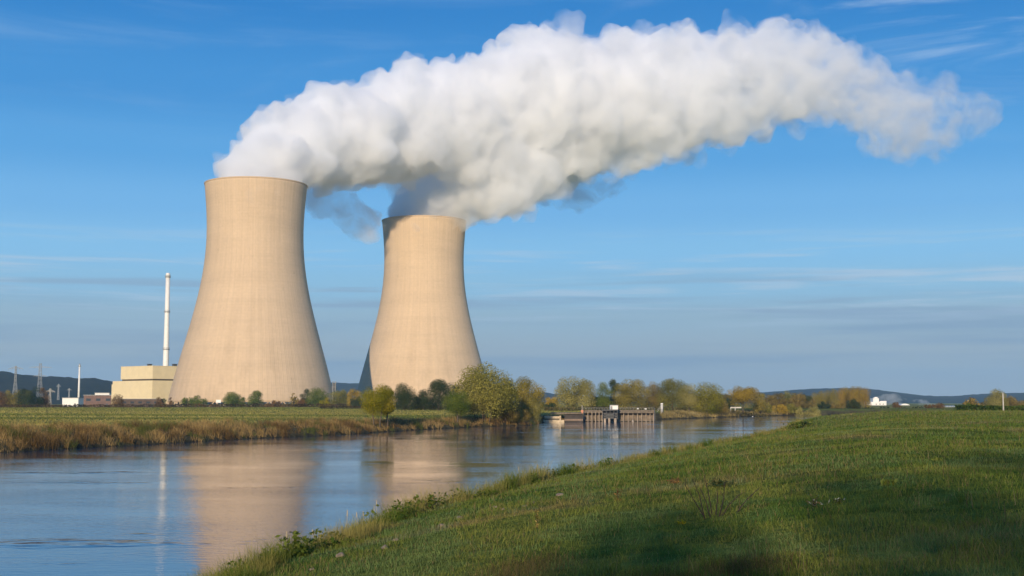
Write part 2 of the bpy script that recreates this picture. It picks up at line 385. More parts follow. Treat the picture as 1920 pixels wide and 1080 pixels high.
def cooling_tower(cx, cy_, label):
    t = empty('cooling_tower', (cx, cy_, 1.5))
    n = 180
    zs = list(np.linspace(LIP_Z, TOP_Z, 70))
    verts, faces = [], []
    for side in (0, 1):
        for z in (zs if side == 0 else zs[::-1]):
            r = tower_r(z) - (0.0 if side == 0 else 0.9)
            for k in range(n):
                a = 2 * math.pi * k / n
                verts.append((r * math.cos(a), r * math.sin(a), z - 1.5))
    rows = len(zs) * 2
    for i in range(rows):
        for k in range(n):
            a, b = i * n + k, i * n + (k + 1) % n
            c, d = ((i + 1) % rows) * n + (k + 1) % n, ((i + 1) % rows) * n + k
            faces.append((a, b, c, d))
    shell = mesh_object('shell', verts, faces, M_conc, t, smooth=True)
    # cornice at the top, slanting legs and the basin below the lip
    rt = tower_r(TOP_Z); rim_v, rim_f = [], []
    for k in range(n):
        a = 2 * math.pi * k / n
        for rr, zz in ((rt + 0.05, TOP_Z - 0.5), (rt + 0.35, TOP_Z - 0.3), (rt + 0.35, TOP_Z + 0.35), (rt - 1.3, TOP_Z + 0.35), (rt - 1.3, TOP_Z - 0.1)):
            rim_v.append((rr * math.cos(a), rr * math.sin(a), zz - 1.5))
    for k in range(n):
        for q in range(5):
            a, b = k * 5 + q, k * 5 + (q + 1) % 5; c, d = ((k + 1) % n) * 5 + (q + 1) % 5, ((k + 1) % n) * 5 + q
            rim_f.append((a, d, c, b))
    mesh_object('rim', rim_v, rim_f, M_conc, t)
    rl = tower_r(LIP_Z)
    for k in range(40):
        a = 2 * math.pi * k / 40; da = math.pi / 46
        V, F = [], []
        for sgn in (-1, 1):
            b0 = Vector(((rl + 1.2) * math.cos(a), (rl + 1.2) * math.sin(a), -0.3)); t0 = Vector(((rl - .5) * math.cos(a + sgn * da), (rl - .5) * math.sin(a + sgn * da), LIP_Z - 1.35))
            for p in (b0, t0):
                for ox, oy in ((-.4, -.4), (.4, -.4), (.4, .4), (-.4, .4)): V.append(p + Vector((ox, oy, 0)))
            o_ = len(V) - 8; F += [(o_ + i, o_ + (i + 1) % 4, o_ + 4 + (i + 1) % 4, o_ + 4 + i) for i in range(4)]
        mesh_object('leg', V, F, M_conc, t)
    bv, bf = [], []
    for k in range(96):
        a = 2 * math.pi * k / 96
        for rr, zz in ((rl + 3.2, -0.3), (rl + 3.2, 0.9), (rl + 2.6, 0.9), (rl + 2.6, -0.3)): bv.append((rr * math.cos(a), rr * math.sin(a), zz))
    for k in range(96):
        for q in range(3):
            bf.append((k * 4 + q, ((k + 1) % 96) * 4 + q, ((k + 1) % 96) * 4 + q + 1, k * 4 + q + 1))
    mesh_object('basin_wall', bv, bf, M_basin, t)
    tag(t, label, 'cooling tower', 'cooling towers')
    return t
c1 = at_depth(480.5, 350, D1); c2 = at_depth(795.5, 418, D2)
cooling_tower(c1.x, D1, 'large cooling tower on the left, nearest and biggest in the photo')
cooling_tower(c2.x, D2, 'smaller looking cooling tower, farther off and right of the large one')
# ------------------------------------------------------------------ foliage
def leaf_material(name, trans=0.35, rough=0.6):
    m, nt, out = new_mat(name)
    N, L = nt.nodes, nt.links
    at = N.new('ShaderNodeAttribute'); at.attribute_name = 'tint'
    d = N.new('ShaderNodeBsdfDiffuse'); t = N.new('ShaderNodeBsdfTranslucent'); mx = N.new('ShaderNodeMixShader'); mx.inputs[0].default_value = trans
    L.new(at.outputs['Color'], d.inputs[0]); L.new(at.outputs['Color'], t.inputs[0])
    L.new(d.outputs[0], mx.inputs[1]); L.new(t.outputs[0], mx.inputs[2]); L.new(mx.outputs[0], out.inputs[0])
    return m
M_leaf = leaf_material('leaves', 0.22); M_blade = leaf_material('grass_blades', 0.3)
def plain(name, color, rough=0.7, metal=0.0, nscale=0.0, namount=0.25):
    m, nt, out = new_mat(name)
    N, L = nt.nodes, nt.links
    bs = N.new('ShaderNodeBsdfPrincipled'); bs.inputs['Roughness'].default_value = rough; bs.inputs['Metallic'].default_value = metal
    bs.inputs['Base Color'].default_value = (*color, 1)
    if nscale:
        tc = N.new('ShaderNodeTexCoord'); nz = N.new('ShaderNodeTexNoise'); nz.inputs['Scale'].default_value = nscale; nz.inputs['Detail'].default_value = 6
        L.new(tc.outputs['Object'], nz.inputs['Vector'])
        mr = N.new('ShaderNodeMapRange'); mr.inputs[1].default_value = 0.3; mr.inputs[2].default_value = 0.7; mr.inputs[3].default_value = 1 - namount; mr.inputs[4].default_value = 1 + namount
        L.new(nz.outputs[0], mr.inputs[0])
        sc = N.new('ShaderNodeVectorMath'); sc.operation = 'SCALE'; sc.inputs[0].default_value = color; L.new(mr.outputs[0], sc.inputs['Scale'])
        L.new(sc.outputs[0], bs.inputs['Base Color'])
    L.new(bs.outputs[0], out.inputs[0])
    return m
M_bark = plain('bark', (0.10, 0.075, 0.05), 0.9, nscale=1.5)

def tube_rings(pts, rads, n=6):
    V, F = [], []
    for i, (p, r) in enumerate(zip(pts, rads)):
        d = (Vector(pts[min(i + 1, len(pts) - 1)]) - Vector(pts[max(i - 1, 0)])).normalized()
        a = d.orthogonal().normalized(); b = d.cross(a)
        for k in range(n):
            t = 2 * math.pi * k / n
            V.append(Vector(p) + (a * math.cos(t) + b * math.sin(t)) * r)
    for i in range(len(pts) - 1):
        for k in range(n):
            F.append((i * n + k, i * n + (k + 1) % n, (i + 1) * n + (k + 1) % n, (i + 1) * n + k))
    F.append(tuple(range(n))[::-1]); F.append(tuple((len(pts) - 1) * n + k for k in range(n)))
    return V, F
class MB:
    """collects shapes for one mesh"""
    def __init__(s): s.v, s.f = [], []
    def add(s, V, F):
        o = len(s.v); s.v += [Vector(v) for v in V]; s.f += [tuple(i + o for i in f) for f in F]; return s
    def tube(s, pts, rads, n=6): return s.add(*tube_rings(pts, rads if hasattr(rads, '__len__') else [rads] * len(pts), n))
    def box(s, c, size, rz=0.0):
        ca, sa = math.cos(rz), math.sin(rz); V = []
        for dz in (-.5, .5):
            for dx_, dy_ in ((-.5, -.5), (.5, -.5), (.5, .5), (-.5, .5)):
                x, y = dx_ * size[0], dy_ * size[1]
                V.append((c[0] + x * ca - y * sa, c[1] + x * sa + y * ca, c[2] + dz * size[2]))
        return s.add(V, [(3, 2, 1, 0), (4, 5, 6, 7), (0, 1, 5, 4), (1, 2, 6, 5), (2, 3, 7, 6), (3, 0, 4, 7)])
    def bar(s, a, b, w):
        return s.tube([a, b], [w, w], 4)
    def build(s, name, mat, parent=None, smooth=False): return mesh_object(name, s.v, s.f, mat, parent, smooth)

def leaf_cloud(rng, blobs, n, size, palette, up=0.0, flat=1.0, droop=0.0):
    """n leaf clumps spread over lobes: -> V (4n,3), F (n,4), colours (4n,3)"""
    w = np.array([b[3] ** 2 for b in blobs], float); w /= w.sum()
    which = rng.choice(len(blobs), n, p=w)
    B = np.array([[b[0], b[1], b[2], b[3], b[4]] for b in blobs])[which]
    d = rng.normal(size=(n, 3)); d /= np.linalg.norm(d, axis=1)[:, None]
    rad = (1 - rng.random(n) ** 2.6 * 0.6) * (1 + rng.normal(size=n) * 0.05)
    c = B[:, :3] + d * (B[:, 3] * rad)[:, None] * np.stack([np.ones(n), np.ones(n), B[:, 4]], 1)
    nrm = d * 1.3 + rng.normal(size=(n, 3)) * 0.42 + np.array([0, 0, up]); nrm /= np.linalg.norm(nrm, axis=1)[:, None]
    t = np.cross(nrm, rng.normal(size=(n, 3))); 
    if droop: t = t * (1 - droop) + np.array([0, 0, -1.0]) * droop + rng.normal(size=(n, 3)) * 0.1
    t /= np.linalg.norm(t, axis=1)[:, None]
    b = np.cross(nrm, t); b /= np.linalg.norm(b, axis=1)[:, None]
    s = size * rng.uniform(0.55, 1.45, n)[:, None]
    q = np.stack([c - t * s, c + b * s * 0.55 * flat, c + t * s, c - b * s * 0.55 * flat], 1)
    q += rng.normal(size=q.shape) * s[:, None] * 0.12
    pal = np.array(palette)
    lobe = rng.random(len(blobs))
    pick = np.clip(lobe[which] * 0.9 + rng.random(n) * 0.35 - 0.12, 0, 0.9999) * (len(pal) - 1)
    i = pick.astype(int); f = (pick - i)[:, None]
    colr = (pal[i] * (1 - f) + pal[np.minimum(i + 1, len(pal) - 1)] * f) * rng.uniform(0.75, 1.25, (n, 1))
    return q.reshape(-1, 3), np.arange(4 * n).reshape(n, 4), np.repeat(colr, 4, axis=0)

def rad_m(w, Y): return w * Y / FPX / 2
def tree(name, label, cat, px, w, top, base, Y, palette, seed, group=None, lobes=14, clear=0.15, shape='round', trunks=1, leaves=None, droop=0.0, zbase=None, bark=None):
    """px centre column, w width in px, top/base rows, Y metres ahead; crown starts at `clear` of the height"""
    rng = np.random.default_rng(seed)
    for _ in range(60):                          # keep it on dry land
        p = at_depth(px, base, Y); g_, s_, n_ = land([(p.x, Y)])
        if s_[0] > min(2.0, 0.2 + rad_m(w, Y) * 0.5): break
        Y += 2.5
    gz = float(g_[0])
    h = at_depth(px, top, Y).z - gz; w = w * 1.04; rw = w * Y / FPX / 2
    root = empty(name, (p.x, Y, gz - 0.05))
    tag(root, label, cat, group)
    z0 = h * clear; ch = h - z0
    blobs = []
    if shape == 'column':
        for i in range(lobes):
            t = (i + 0.5) / lobes; r = rw * (0.85 + 0.25 * math.sin(math.pi * t)) * (1 if t < 0.85 else 0.75)
            blobs.append((rng.normal() * rw * 0.2, rng.normal() * rw * 0.2, z0 + ch * (0.06 + t * 0.88), r, 1.1))
    elif shape == 'cone':
        for i in range(lobes):
            t = rng.random() ** 1.3; a = rng.random() * 6.283; rr = rw * (1 - t) ** 0.7
            blobs.append((math.cos(a) * rr * 0.6, math.sin(a) * rr * 0.6, z0 + ch * (0.12 + 0.78 * t), max(rr * 0.5, rw * 0.22), 1.0))
    else:
        zc = z0 + ch * (0.5 if shape == 'round' else 0.36); vr = ch * 0.5
        if clear < 0.12:                         # skirt of low branches
            for i in range(9):
                a = i * 0.7 + rng.random() * 0.5; r = min(rw * 0.5, ch * 0.24) * rng.uniform(0.75, 1.2); rr = rw * rng.uniform(0.55, 0.88) - r * 0.35
                blobs.append((math.cos(a) * rr, math.sin(a) * rr, z0 + ch * rng.uniform(0.14, 0.36), r, 1.1))
        blobs.append((0, 0, zc, min(rw, vr) * 0.68, max(min(vr / rw, 1.6), 0.6)))
        for i in range(int(lobes * 1.1)):
            d = rng.normal(size=3); d /= np.linalg.norm(d)
            if shape == 'dome': d[2] = abs(d[2]) * 1.0 - 0.15
            r = min(rw, vr) * rng.uniform(0.32, 0.54)
            if shape == 'dome': hgt = zc + d[2] * (ch * 0.64 - r)
            else: hgt = zc + d[2] * (vr - r * 0.95)
            blobs.append((d[0] * (rw - r * 0.95), d[1] * (rw - r * 0.95), hgt, r, 0.9))
    area = w * (base - top)
    n = leaves or int(min(max(area * 10, 1800), 22000))
    size = 0.62 * math.sqrt(2 * rw * ch / n) * (1.9 if leaves and leaves < 500 else 2.6)
    V, F, Cc = leaf_cloud(rng, blobs, n, size, palette, droop=droop)
    V[:, 2] = z0 + (V[:, 2] - z0) * (h - z0) / max(np.percentile(V[:, 2], 99.3) - z0, 0.1)      # fill the outline
    V[:, :2] *= rw / np.percentile(np.abs(V[:, 0]), 98.5)
    V[:, 2] = np.maximum(V[:, 2], 0.02)
    crown = bulk_mesh('crown', V, F, M_leaf, Cc, root)
    tb = MB(); rnd = random.Random(seed)
    tr = max(0.05, h * 0.022) / (trunks ** 0.5)
    for q in range(trunks):
        ox = 0 if trunks == 1 else (q - (trunks - 1) / 2) * rw * 0.35
        pts = [Vector((ox, rnd.uniform(-.1, .1), -0.1))]
        for s in range(1, 6):
            pts.append(Vector((ox * (1 + s * 0.2) + rnd.gauss(0, 0.03) * h * 0.5, rnd.gauss(0, 0.015) * h, (z0 + ch * 0.72) * s / 5)))
        tb.tube(pts, [tr * (1.25 - 0.2 * s) for s in range(6)], 7)
        for b in blobs[1:1 + (10 if trunks == 1 else 5)]:
            e = Vector(b[:3]); st = pts[rnd.choice((2, 3, 3, 4))]
            if (e - st).length < 0.1: continue
            mid = st.lerp(e, 0.5) + Vector((0, 0, 0.06 * h))
            tb.tube([st, mid, e], [tr * 0.5, tr * 0.32, tr * 0.1], 5)
    tb.build('trunk', bark or M_bark, root, smooth=True)
    return root

# natural leaf colours
OLIVE = [(0.119, 0.123, 0.024), (0.225, 0.207, 0.043), (0.332, 0.288, 0.063)]
DARK = [(.030, .053, .021), (.053, .074, .028), (.092, .099, .034)]
GREEN = [(0.067, 0.110, 0.018), (0.121, 0.165, 0.027), (0.196, 0.214, 0.041)]
LIME = [(0.139, 0.154, 0.012), (0.278, 0.244, 0.017), (0.464, 0.350, 0.025)]
GOLD = [(0.251, 0.191, 0.028), (0.432, 0.293, 0.039), (0.585, 0.375, 0.048)]
RUST = [(.115, .069, .032), (.196, .109, .040), (.265, .144, .046)]
BROWN = [(0.151, 0.118, 0.033), (0.241, 0.179, 0.051), (0.325, 0.234, 0.069)]
PALEWILLOW = [(0.186, 0.173, 0.044), (0.319, 0.278, 0.079), (0.464, 0.400, 0.132)]
TAWNY = [(0.173, 0.151, 0.033), (0.292, 0.235, 0.048), (0.398, 0.307, 0.067)]

T = tree
# far bank, left skyline (about 700-760 m away)
T('bush', 'reddish bush cut off by the left edge of the photo', 'bush', 4, 26, 734, 762, 700, RUST, 1, lobes=8, clear=0.02)
T('bush', 'orange and green bush below the first pylon on the left', 'bush', 24, 44, 732, 762, 705, TAWNY, 2, lobes=12, clear=0.02)
T('bush', 'large dark green bush below the second pylon', 'bush', 55, 46, 728, 762, 700, DARK, 3, lobes=12, clear=0.02)
T('bush', 'rust coloured bush beside the small portal pylon', 'bush', 80, 24, 728, 762, 706, RUST, 4, lobes=10, clear=0.02)
T('bush', 'orange autumn bush before the left corner of the cream building', 'bush', 220, 24, 740, 761, 720, RUST, 5, lobes=9, clear=0.02)
T('bush', 'orange bush before the right wall of the cream building', 'bush', 299, 15, 745, 761, 720, RUST, 6, lobes=8, clear=0.02)
T('bush', 'small dark bush between cream building and large cooling tower', 'bush', 308, 10, 747, 761, 722, DARK, 7, lobes=6, clear=0.02)
T('bush', 'reddish brown bush touching the left foot of the large cooling tower', 'bush', 320, 9, 745, 761, 722, RUST, 8, lobes=6, clear=0.02)
T('bush', 'wide round dark green bush at the foot of the large cooling tower', 'bush', 365, 41, 742.5, 762, 715, GREEN, 9, lobes=16, clear=0.02, shape='dome')
T('tree', 'broad green tree with a low right shoulder before the large cooling tower', 'tree', 436, 34, 735.5, 763, 715, GREEN, 10, lobes=14, clear=0.04, shape='dome')
T('bush', 'low green bush against the right side of the broad green tree', 'bush', 454, 16, 745, 763, 713, GREEN, 11, lobes=8, clear=0.02)
T('tree', 'small pointed oval green tree standing alone before the large cooling tower', 'tree', 479.5, 26, 732.5, 763, 715, GREEN, 12, lobes=14, clear=0.06)
T('bush', 'low red leaved bush before the base of the large cooling tower', 'bush', 514, 30, 751, 764, 712, RUST, 13, lobes=9, clear=0.02)
T('bush', 'thin half bare brown bush at the right part of the large tower foot', 'bush', 551, 24, 738, 764, 712, BROWN, 14, lobes=9, clear=0.02, leaves=240)
T('bush', 'russet bush below the dark tree at the large tower foot', 'bush', 567, 20, 748, 764, 708, RUST, 15, lobes=8, clear=0.02)
T('tree', 'small dark green tree peeping out behind the russet bush', 'tree', 573, 20, 730, 764, 725, DARK, 16, lobes=9, clear=0.05)
T('tree', 'tall rounded green tree at the right foot of the large cooling tower', 'tree', 595, 39, 728, 765, 706, GREEN, 17, lobes=16, clear=0.05)
T('bush', 'yellow green bush under the tall rounded green tree', 'bush', 611, 24, 745, 766, 700, LIME, 18, lobes=9, clear=0.02)
T('tree', 'loose green tree in the gap between the two cooling towers', 'tree', 637, 36, 732, 766, 704, OLIVE, 19, lobes=14, clear=0.04)
T('tree', 'golden topped tree in the gap between the two cooling towers', 'tree', 664, 25, 730, 766, 690, GOLD, 20, lobes=12, clear=0.05)
T('bush', 'dark bush below the golden topped tree', 'bush', 668, 22, 744, 766, 684, DARK, 21, lobes=8, clear=0.02)
# trees on the far bank before the small tower
T('young_tree', 'yellow green young tree on thin twin trunks in the field', 'tree', 707, 58, 723, 787, 205, LIME, 30, lobes=34, clear=0.24, trunks=2)
T('young_tree', 'lighter yellow young tree close behind the twin trunked one', 'tree', 726, 26, 731, 785, 214, LIME, 31, lobes=22, clear=0.26)
T('tree', 'dark grey green tree with a pointed top before the small cooling tower', 'tree', 758, 44, 720, 769, 420, DARK, 32, lobes=16, clear=0.04, shape='dome')
T('bush', 'brownish low bush between the two dark trees at the small tower', 'bush', 783, 26, 743, 769, 430, OLIVE, 33, lobes=9, clear=0.02)
T('tree', 'low dark tree left of the tallest dark tree', 'tree', 795, 30, 731, 769, 425, DARK, 34, lobes=12, clear=0.03, shape='dome')
T('tree', 'tallest dark green tree before the small cooling tower', 'tree', 822, 42, 712, 769, 430, DARK, 35, lobes=18, clear=0.03, shape='dome')
T('tree', 'dark bluish green tree behind the young green tree', 'tree', 848, 34, 720, 769, 430, DARK, 36, lobes=14, clear=0.03)
T('young_tree', 'young bright green tree on a thin trunk by the big willow', 'tree', 857, 47, 735, 788, 198, GREEN, 37, lobes=30, clear=0.25)
T('willow_tree', 'biggest olive green willow on the far bank', 'willow', 908, 112, 687, 790, 262, OLIVE, 38, lobes=26, clear=0.08, shape='dome', leaves=24000, droop=0.35)
T('willow_tree', 'brownish willow with upright twigs before the biggest willow', 'willow', 905, 64, 717, 793, 236, PALEWILLOW, 39, lobes=18, clear=0.12, trunks=3, droop=0.35, shape='dome')
T('willow_tree', 'olive willow at the right flank of the biggest willow', 'willow', 948, 44, 712, 790, 256, OLIVE, 40, lobes=14, clear=0.08, droop=0.3)
T('tree', 'rust and olive tree right of the biggest willow', 'tree', 992, 56, 709, 782, 300, TAWNY, 41, lobes=18, clear=0.06)
T('bush', 'dark bush in the shade under the rust and olive tree', 'bush', 962, 36, 744, 790, 262, DARK, 42, lobes=10, clear=0.02)
T('willow_bush', 'yellowish willow bush hanging over the water at the point', 'bush', 998, 34, 747, 799, 268, PALEWILLOW, 43, lobes=14, clear=0.02, droop=0.5)
T('bush', 'brown scrub at the water below the willows', 'bush', 948, 54, 762, 799, 236, BROWN, 44, lobes=14, clear=0.02, shape='dome')
T('bush', 'dark brown scrub beside the yellowish willow bush', 'bush', 976, 36, 766, 799, 250, BROWN, 45, lobes=10, clear=0.02, shape='dome')
T('bush', 'golden bush beyond the point, left of the pale crowned willow', 'bush', 1034, 24, 744, 768, 455, GOLD, 46, lobes=9, clear=0.02)
T('bush', 'dark low bush behind the stone quay', 'bush', 1024, 36, 754, 770, 440, DARK, 47, lobes=9, clear=0.02, shape='dome')
# row behind the landing stage
WG = 'trees behind the landing stage'
T('willow_tree', 'pale crowned olive willow standing alone left of the landing stage', 'willow', 1076, 72, 709.5, 770, 430, PALEWILLOW, 50, WG, lobes=22, clear=0.06)
T('tree', 'narrow dark green tree behind the white cabin', 'tree', 1131, 34, 718, 770, 435, GREEN, 51, WG, lobes=14, clear=0.05)
T('tree', 'taller dark blue green tree behind the narrow one at the white cabin', 'tree', 1152, 24, 712, 770, 450, DARK, 52, WG, lobes=12, clear=0.05)
T('tree', 'dense dark bush like tree right below the pale crowned willow', 'tree', 1112, 18, 738, 770, 438, DARK, 53, WG, lobes=8, clear=0.03)
T('willow_tree', 'broad golden olive willow right of the white cabin', 'willow', 1184, 64, 712.5, 771, 425, TAWNY, 54, WG, lobes=22, clear=0.07)
T('willow_tree', 'olive willow with a brown middle behind the white gauge tower', 'willow', 1226, 40, 719, 771, 452, BROWN, 55, WG, lobes=16, clear=0.07)
T('willow_tree', 'tallest rounded olive willow right of the white gauge tower', 'willow', 1262, 58, 711.5, 772, 428, OLIVE, 56, WG, lobes=20, clear=0.08)
T('willow_tree', 'grey green willow next right of the tallest rounded willow', 'willow', 1292, 40, 721, 772, 418, PALEWILLOW, 57, WG, lobes=16, clear=0.08)
T('willow_tree', 'yellow green willow closing the row on the right', 'willow', 1326, 56, 719, 773, 418, LIME[:2] + OLIVE[1:], 58, WG, lobes=20, clear=0.07)
T('tree', 'russet tinged low tree at the right end of the willow row', 'tree', 1352, 24, 738, 773, 425, BROWN, 59, WG, lobes=10, clear=0.05)
T('tree', 'dark green tree in the gap left of the round golden tree', 'tree', 1366, 26, 740, 770, 520, DARK, 60, WG, lobes=10, clear=0.03)
T('tree', 'round golden tree standing alone by the concrete frame', 'tree', 1394, 54, 725.5, 772, 425, GOLD[:2] + [(0.25, 0.2, 0.08)], 61, WG, lobes=20, clear=0.16)
T('tree', 'yellow brown tree close right of the round golden tree', 'tree', 1424, 30, 737, 772, 455, TAWNY, 62, WG, lobes=12, clear=0.06)
T('bush', 'small pale green bush below the brown wood', 'bush', 1441, 12, 755, 772, 450, OLIVE, 63, lobes=7, clear=0.02)
T('bush', 'rounded yellow bush on the far shore at the bend', 'bush', 1461, 28, 758, 778, 440, GOLD, 64, lobes=10, clear=0.02, shape='dome')
T('bush', 'brownish green bush right of the rounded yellow bush', 'bush', 1487, 30, 757, 778, 430, OLIVE, 65, lobes=9, clear=0.02, shape='dome')
T('bush', 'low pale willow bush at the edge of the meadow', 'bush', 1504, 22, 766, 777, 330, PALEWILLOW, 66, lobes=9, clear=0.02, shape='dome')
T('bush', 'larger pale willow bush at the edge of the meadow', 'bush', 1529, 28, 763, 777, 325, PALEWILLOW, 67, lobes=10, clear=0.02, shape='dome')
# brown wood and poplars beyond the bend
wood = [(1445, 28, 741, BROWN), (1460, 26, 737, BROWN), (1478, 30, 735, OLIVE), (1497, 30, 737, BROWN), (1512, 26, 740, DARK), (1455, 30, 748, OLIVE), (1485, 34, 747, BROWN), (1516, 24, 746, BROWN)]
for i, (x, w, t, pal) in enumerate(wood):
    T('tree', 'brown autumn tree in the wood between the rounded yellow bush and the poplars', 'tree', x, w, t, 771, 560 + 12 * (i % 3), pal, 80 + i, 'brown wood beyond the bend', lobes=12, clear=0.03)
for i in range(9):
    x = 1530 + i * 11.6
    T('poplar_tree', 'golden tall poplar in the dense row left of the white factory', 'poplar', x, 21, (736, 733, 732, 730, 728, 726, 725.5, 725, 727)[i], 771, 600 + (i % 3) * 8, (TAWNY if i < 4 else GOLD[:2] + [(0.26, 0.15, 0.03)]), 100 + i, 'row of poplars', lobes=9, clear=0.05, shape='column')
for i, (x, w, t, pal, lb) in enumerate([(1545, 24, 753, DARK, 'dark bush at the left foot of the poplar row'), (1570, 24, 755, BROWN, 'brown bush at the middle of the poplar row foot'), (1602, 26, 748, DARK, 'dark green bush before the right end of the poplar row'), (1628, 22, 763, DARK, 'low dark bush before the white factory')]):
    T('bush', lb, 'bush', x, w, t, 771, 540, pal, 120 + i, lobes=9, clear=0.02)
# right skyline
for i, (x, w, t, b, Y, pal, lb, le) in enumerate([
        (1658, 18, 762, 771, 620, DARK, 'low dark bush at the right foot of the white factory', None),
        (1682, 16, 754, 771, 640, RUST, 'red brown tree between the two white buildings', None),
        (1698, 34, 763, 771, 600, DARK, 'dark hedge bush before the low white hall', None),
        (1728, 30, 761, 771, 610, DARK, 'dark bush right of the low white hall', None),
        (1743, 18, 758, 771, 590, RUST, 'dark red bush left of the orange bush', None),
        (1762, 18, 755, 771, 560, RUST, 'orange bush at the left end of the pale greenhouse', None),
        (1825, 36, 746, 774, 420, BROWN, 'half bare brown tree above the left end of the green hedge', 700),
        (1816, 10, 755, 768, 300, GREEN, 'small bright green bush sticking out of the green hedge', None),
        (1868, 42, 731, 774, 430, PALEWILLOW, 'grey green tree beside the concrete post', None),
        (1904, 46, 744, 774, 410, BROWN, 'brown green tree at the right edge beyond the hedge', None),
        (1848, 20, 752, 768, 440, BROWN, 'thin brown bush left of the grey green tree', 260)]):
    T('tree' if t < 757 and w > 16 else 'bush', lb, 'tree' if t < 757 and w > 16 else 'bush', x, w, t, b, Y, pal, 140 + i, lobes=13, clear=0.04, leaves=le, shape='dome' if x in (1868, 1825, 1904) else 'round')

# hedges
def hedge(label, xs, top, Y, palette, seed, n, hh=None, wid=2.0):
    """a long cut strip of shrubs along a line at distance Y(px)"""
    rng = np.random.default_rng(seed)
    pts = [at_depth(px, 760, y_) for px, y_ in zip(xs, Y)]
    a = np.array([p[:] for p in pts]); seg = rng.integers(0, len(a) - 1, n); t = rng.random(n)
    base = a[seg] * (1 - t[:, None]) + a[seg + 1] * t[:, None]
    gz = land(base[:, :2])[0]
    tall = hh * (0.55 + 0.9 * fbm(base[:, 0] / 4, base[:, 1] / 4, seed))
    c = np.stack([base[:, 0] + rng.normal(size=n) * 0.3, base[:, 1] + rng.uniform(-wid / 2, wid / 2, n), gz + rng.random(n) ** 0.7 * tall], 1)
    u = rng.normal(size=(n, 3)); u /= np.linalg.norm(u, axis=1)[:, None]
    v = np.cross(u, rng.normal(size=(n, 3))); v /= np.linalg.norm(v, axis=1)[:, None]
    s = rng.uniform(0.25, 0.55, (n, 1)) * max(hh / 2.5, 0.6)
    q = np.stack([c - u * s, c + v * s * 0.6, c + u * s, c - v * s * 0.6], 1).reshape(-1, 3)
    pal = np.array(palette); pk = np.clip(fbm(base[:, 0] / 7, base[:, 1] / 7, seed + 3) * 1.6 - 0.3 + rng.normal(size=n) * 0.1, 0, 0.999) * (len(pal) - 1)
    i = pk.astype(int); f = (pk - i)[:, None]
    colr = (pal[i] * (1 - f) + pal[i + 1] * f) * rng.uniform(0.7, 1.3, (n, 1))
    o = bulk_mesh('hedge', q, np.arange(4 * n).reshape(n, 4), M_leaf, np.repeat(colr, 4, axis=0))
    return tag(o, label, 'hedge')
hedge('long brown and rust hedge behind the far field below the cooling towers', (-60, 300, 700), 757, (690, 690, 690), [(0.045, 0.035, 0.018), (0.10, 0.07, 0.03), (0.17, 0.10, 0.04)], 200, 9000, hh=2.0)
hedge('dark low edge of scrub at the end of the far field below the trees', (600, 900), 762, (560, 440), [(0.035, 0.032, 0.015), (0.08, 0.06, 0.028), (0.13, 0.09, 0.04)], 201, 3500, hh=1.3)
hedge('dense green hedge on the crest of the meadow at the right edge', (1796, 1960), 762, (275, 268), [(0.035, 0.065, 0.014), (0.065, 0.10, 0.02), (0.10, 0.13, 0.03)], 202, 5200, hh=1.15, wid=3.0)
hedge('brown scrub strip on the far shore behind the landing stage', (1020, 1230, 1480), 770, (400, 410, 470), [(0.05, 0.045, 0.02), (0.12, 0.10, 0.04), (0.20, 0.16, 0.06)], 203, 4200, hh=1.3, wid=6)
# ------------------------------------------------------------------ power station buildings
M_cream = plain('cream_cladding', (0.78, 0.63, 0.37), 0.75, nscale=0.25, namount=0.05)
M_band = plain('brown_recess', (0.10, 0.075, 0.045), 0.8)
M_white = plain('white_paint', (0.80, 0.77, 0.70), 0.6, nscale=0.6, namount=0.06)
M_dark = plain('dark_steel', (0.05, 0.05, 0.05), 0.6)
M_grey = plain('grey_steel', (0.22, 0.22, 0.21), 0.5, nscale=1.0)
M_brick = plain('brick', (0.165, 0.098, 0.072), 0.9, nscale=0.5)
M_conc2 = plain('pale_concrete', (0.50, 0.46, 0.39), 0.9, nscale=1.2, namount=0.2)
M_sand = plain('sandstone_blocks', (0.52, 0.40, 0.25), 0.9, nscale=1.5, namount=0.3)
M_wood = plain('weathered_timber', (0.16, 0.125, 0.085), 0.9, nscale=3.0, namount=0.35)
M_pile = plain('pale_piles', (0.38, 0.30, 0.22), 0.85, nscale=2.0, namount=0.3)
M_sheet = plain('rusty_sheet_piling', (0.055, 0.045, 0.038), 0.8, nscale=1.0, namount=0.3)
M_glass = plain('window_glass', (0.04, 0.05, 0.06), 0.1)

rc = at_depth(285, 754, 950); RG = 1.5
b = empty('reactor_building', (rc.x, 950, RG)); tag(b, 'cream windowless block with a dark band between tall stack and large cooling tower', 'building')
A_DIR, B_DIR = Vector((-0.75, 0.66, 0)), Vector((0.66, 0.75, 0)); A_DIR.normalize(); B_DIR.normalize()
def slab(u0, u1, v0, v1, z0, z1):
    c = [A_DIR * u + B_DIR * v for u, v in ((u0, v0), (u1, v0), (u1, v1), (u0, v1))]
    V = [p + Vector((0, 0, z0 - RG)) for p in c] + [p + Vector((0, 0, z1 - RG)) for p in c]
    return V, [(3, 2, 1, 0), (4, 5, 6, 7), (0, 1, 5, 4), (1, 2, 6, 5), (2, 3, 7, 6), (3, 0, 4, 7)]
zt = at_depth(285, 686.3, 950).z; zb = at_depth(285, 710.3, 950).z; zl = at_depth(285, 713.3, 950).z
flip = lambda VF: (VF[0], [f[::-1] for f in VF[1]])
MB().add(*flip(slab(0, 43, 0, 36, zb, zt))).build('upper_block', M_cream, b)
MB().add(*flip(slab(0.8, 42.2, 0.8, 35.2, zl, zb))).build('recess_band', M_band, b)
MB().add(*flip(slab(0, 54, 0, 34, 0, zl))).build('lower_block', M_cream, b)
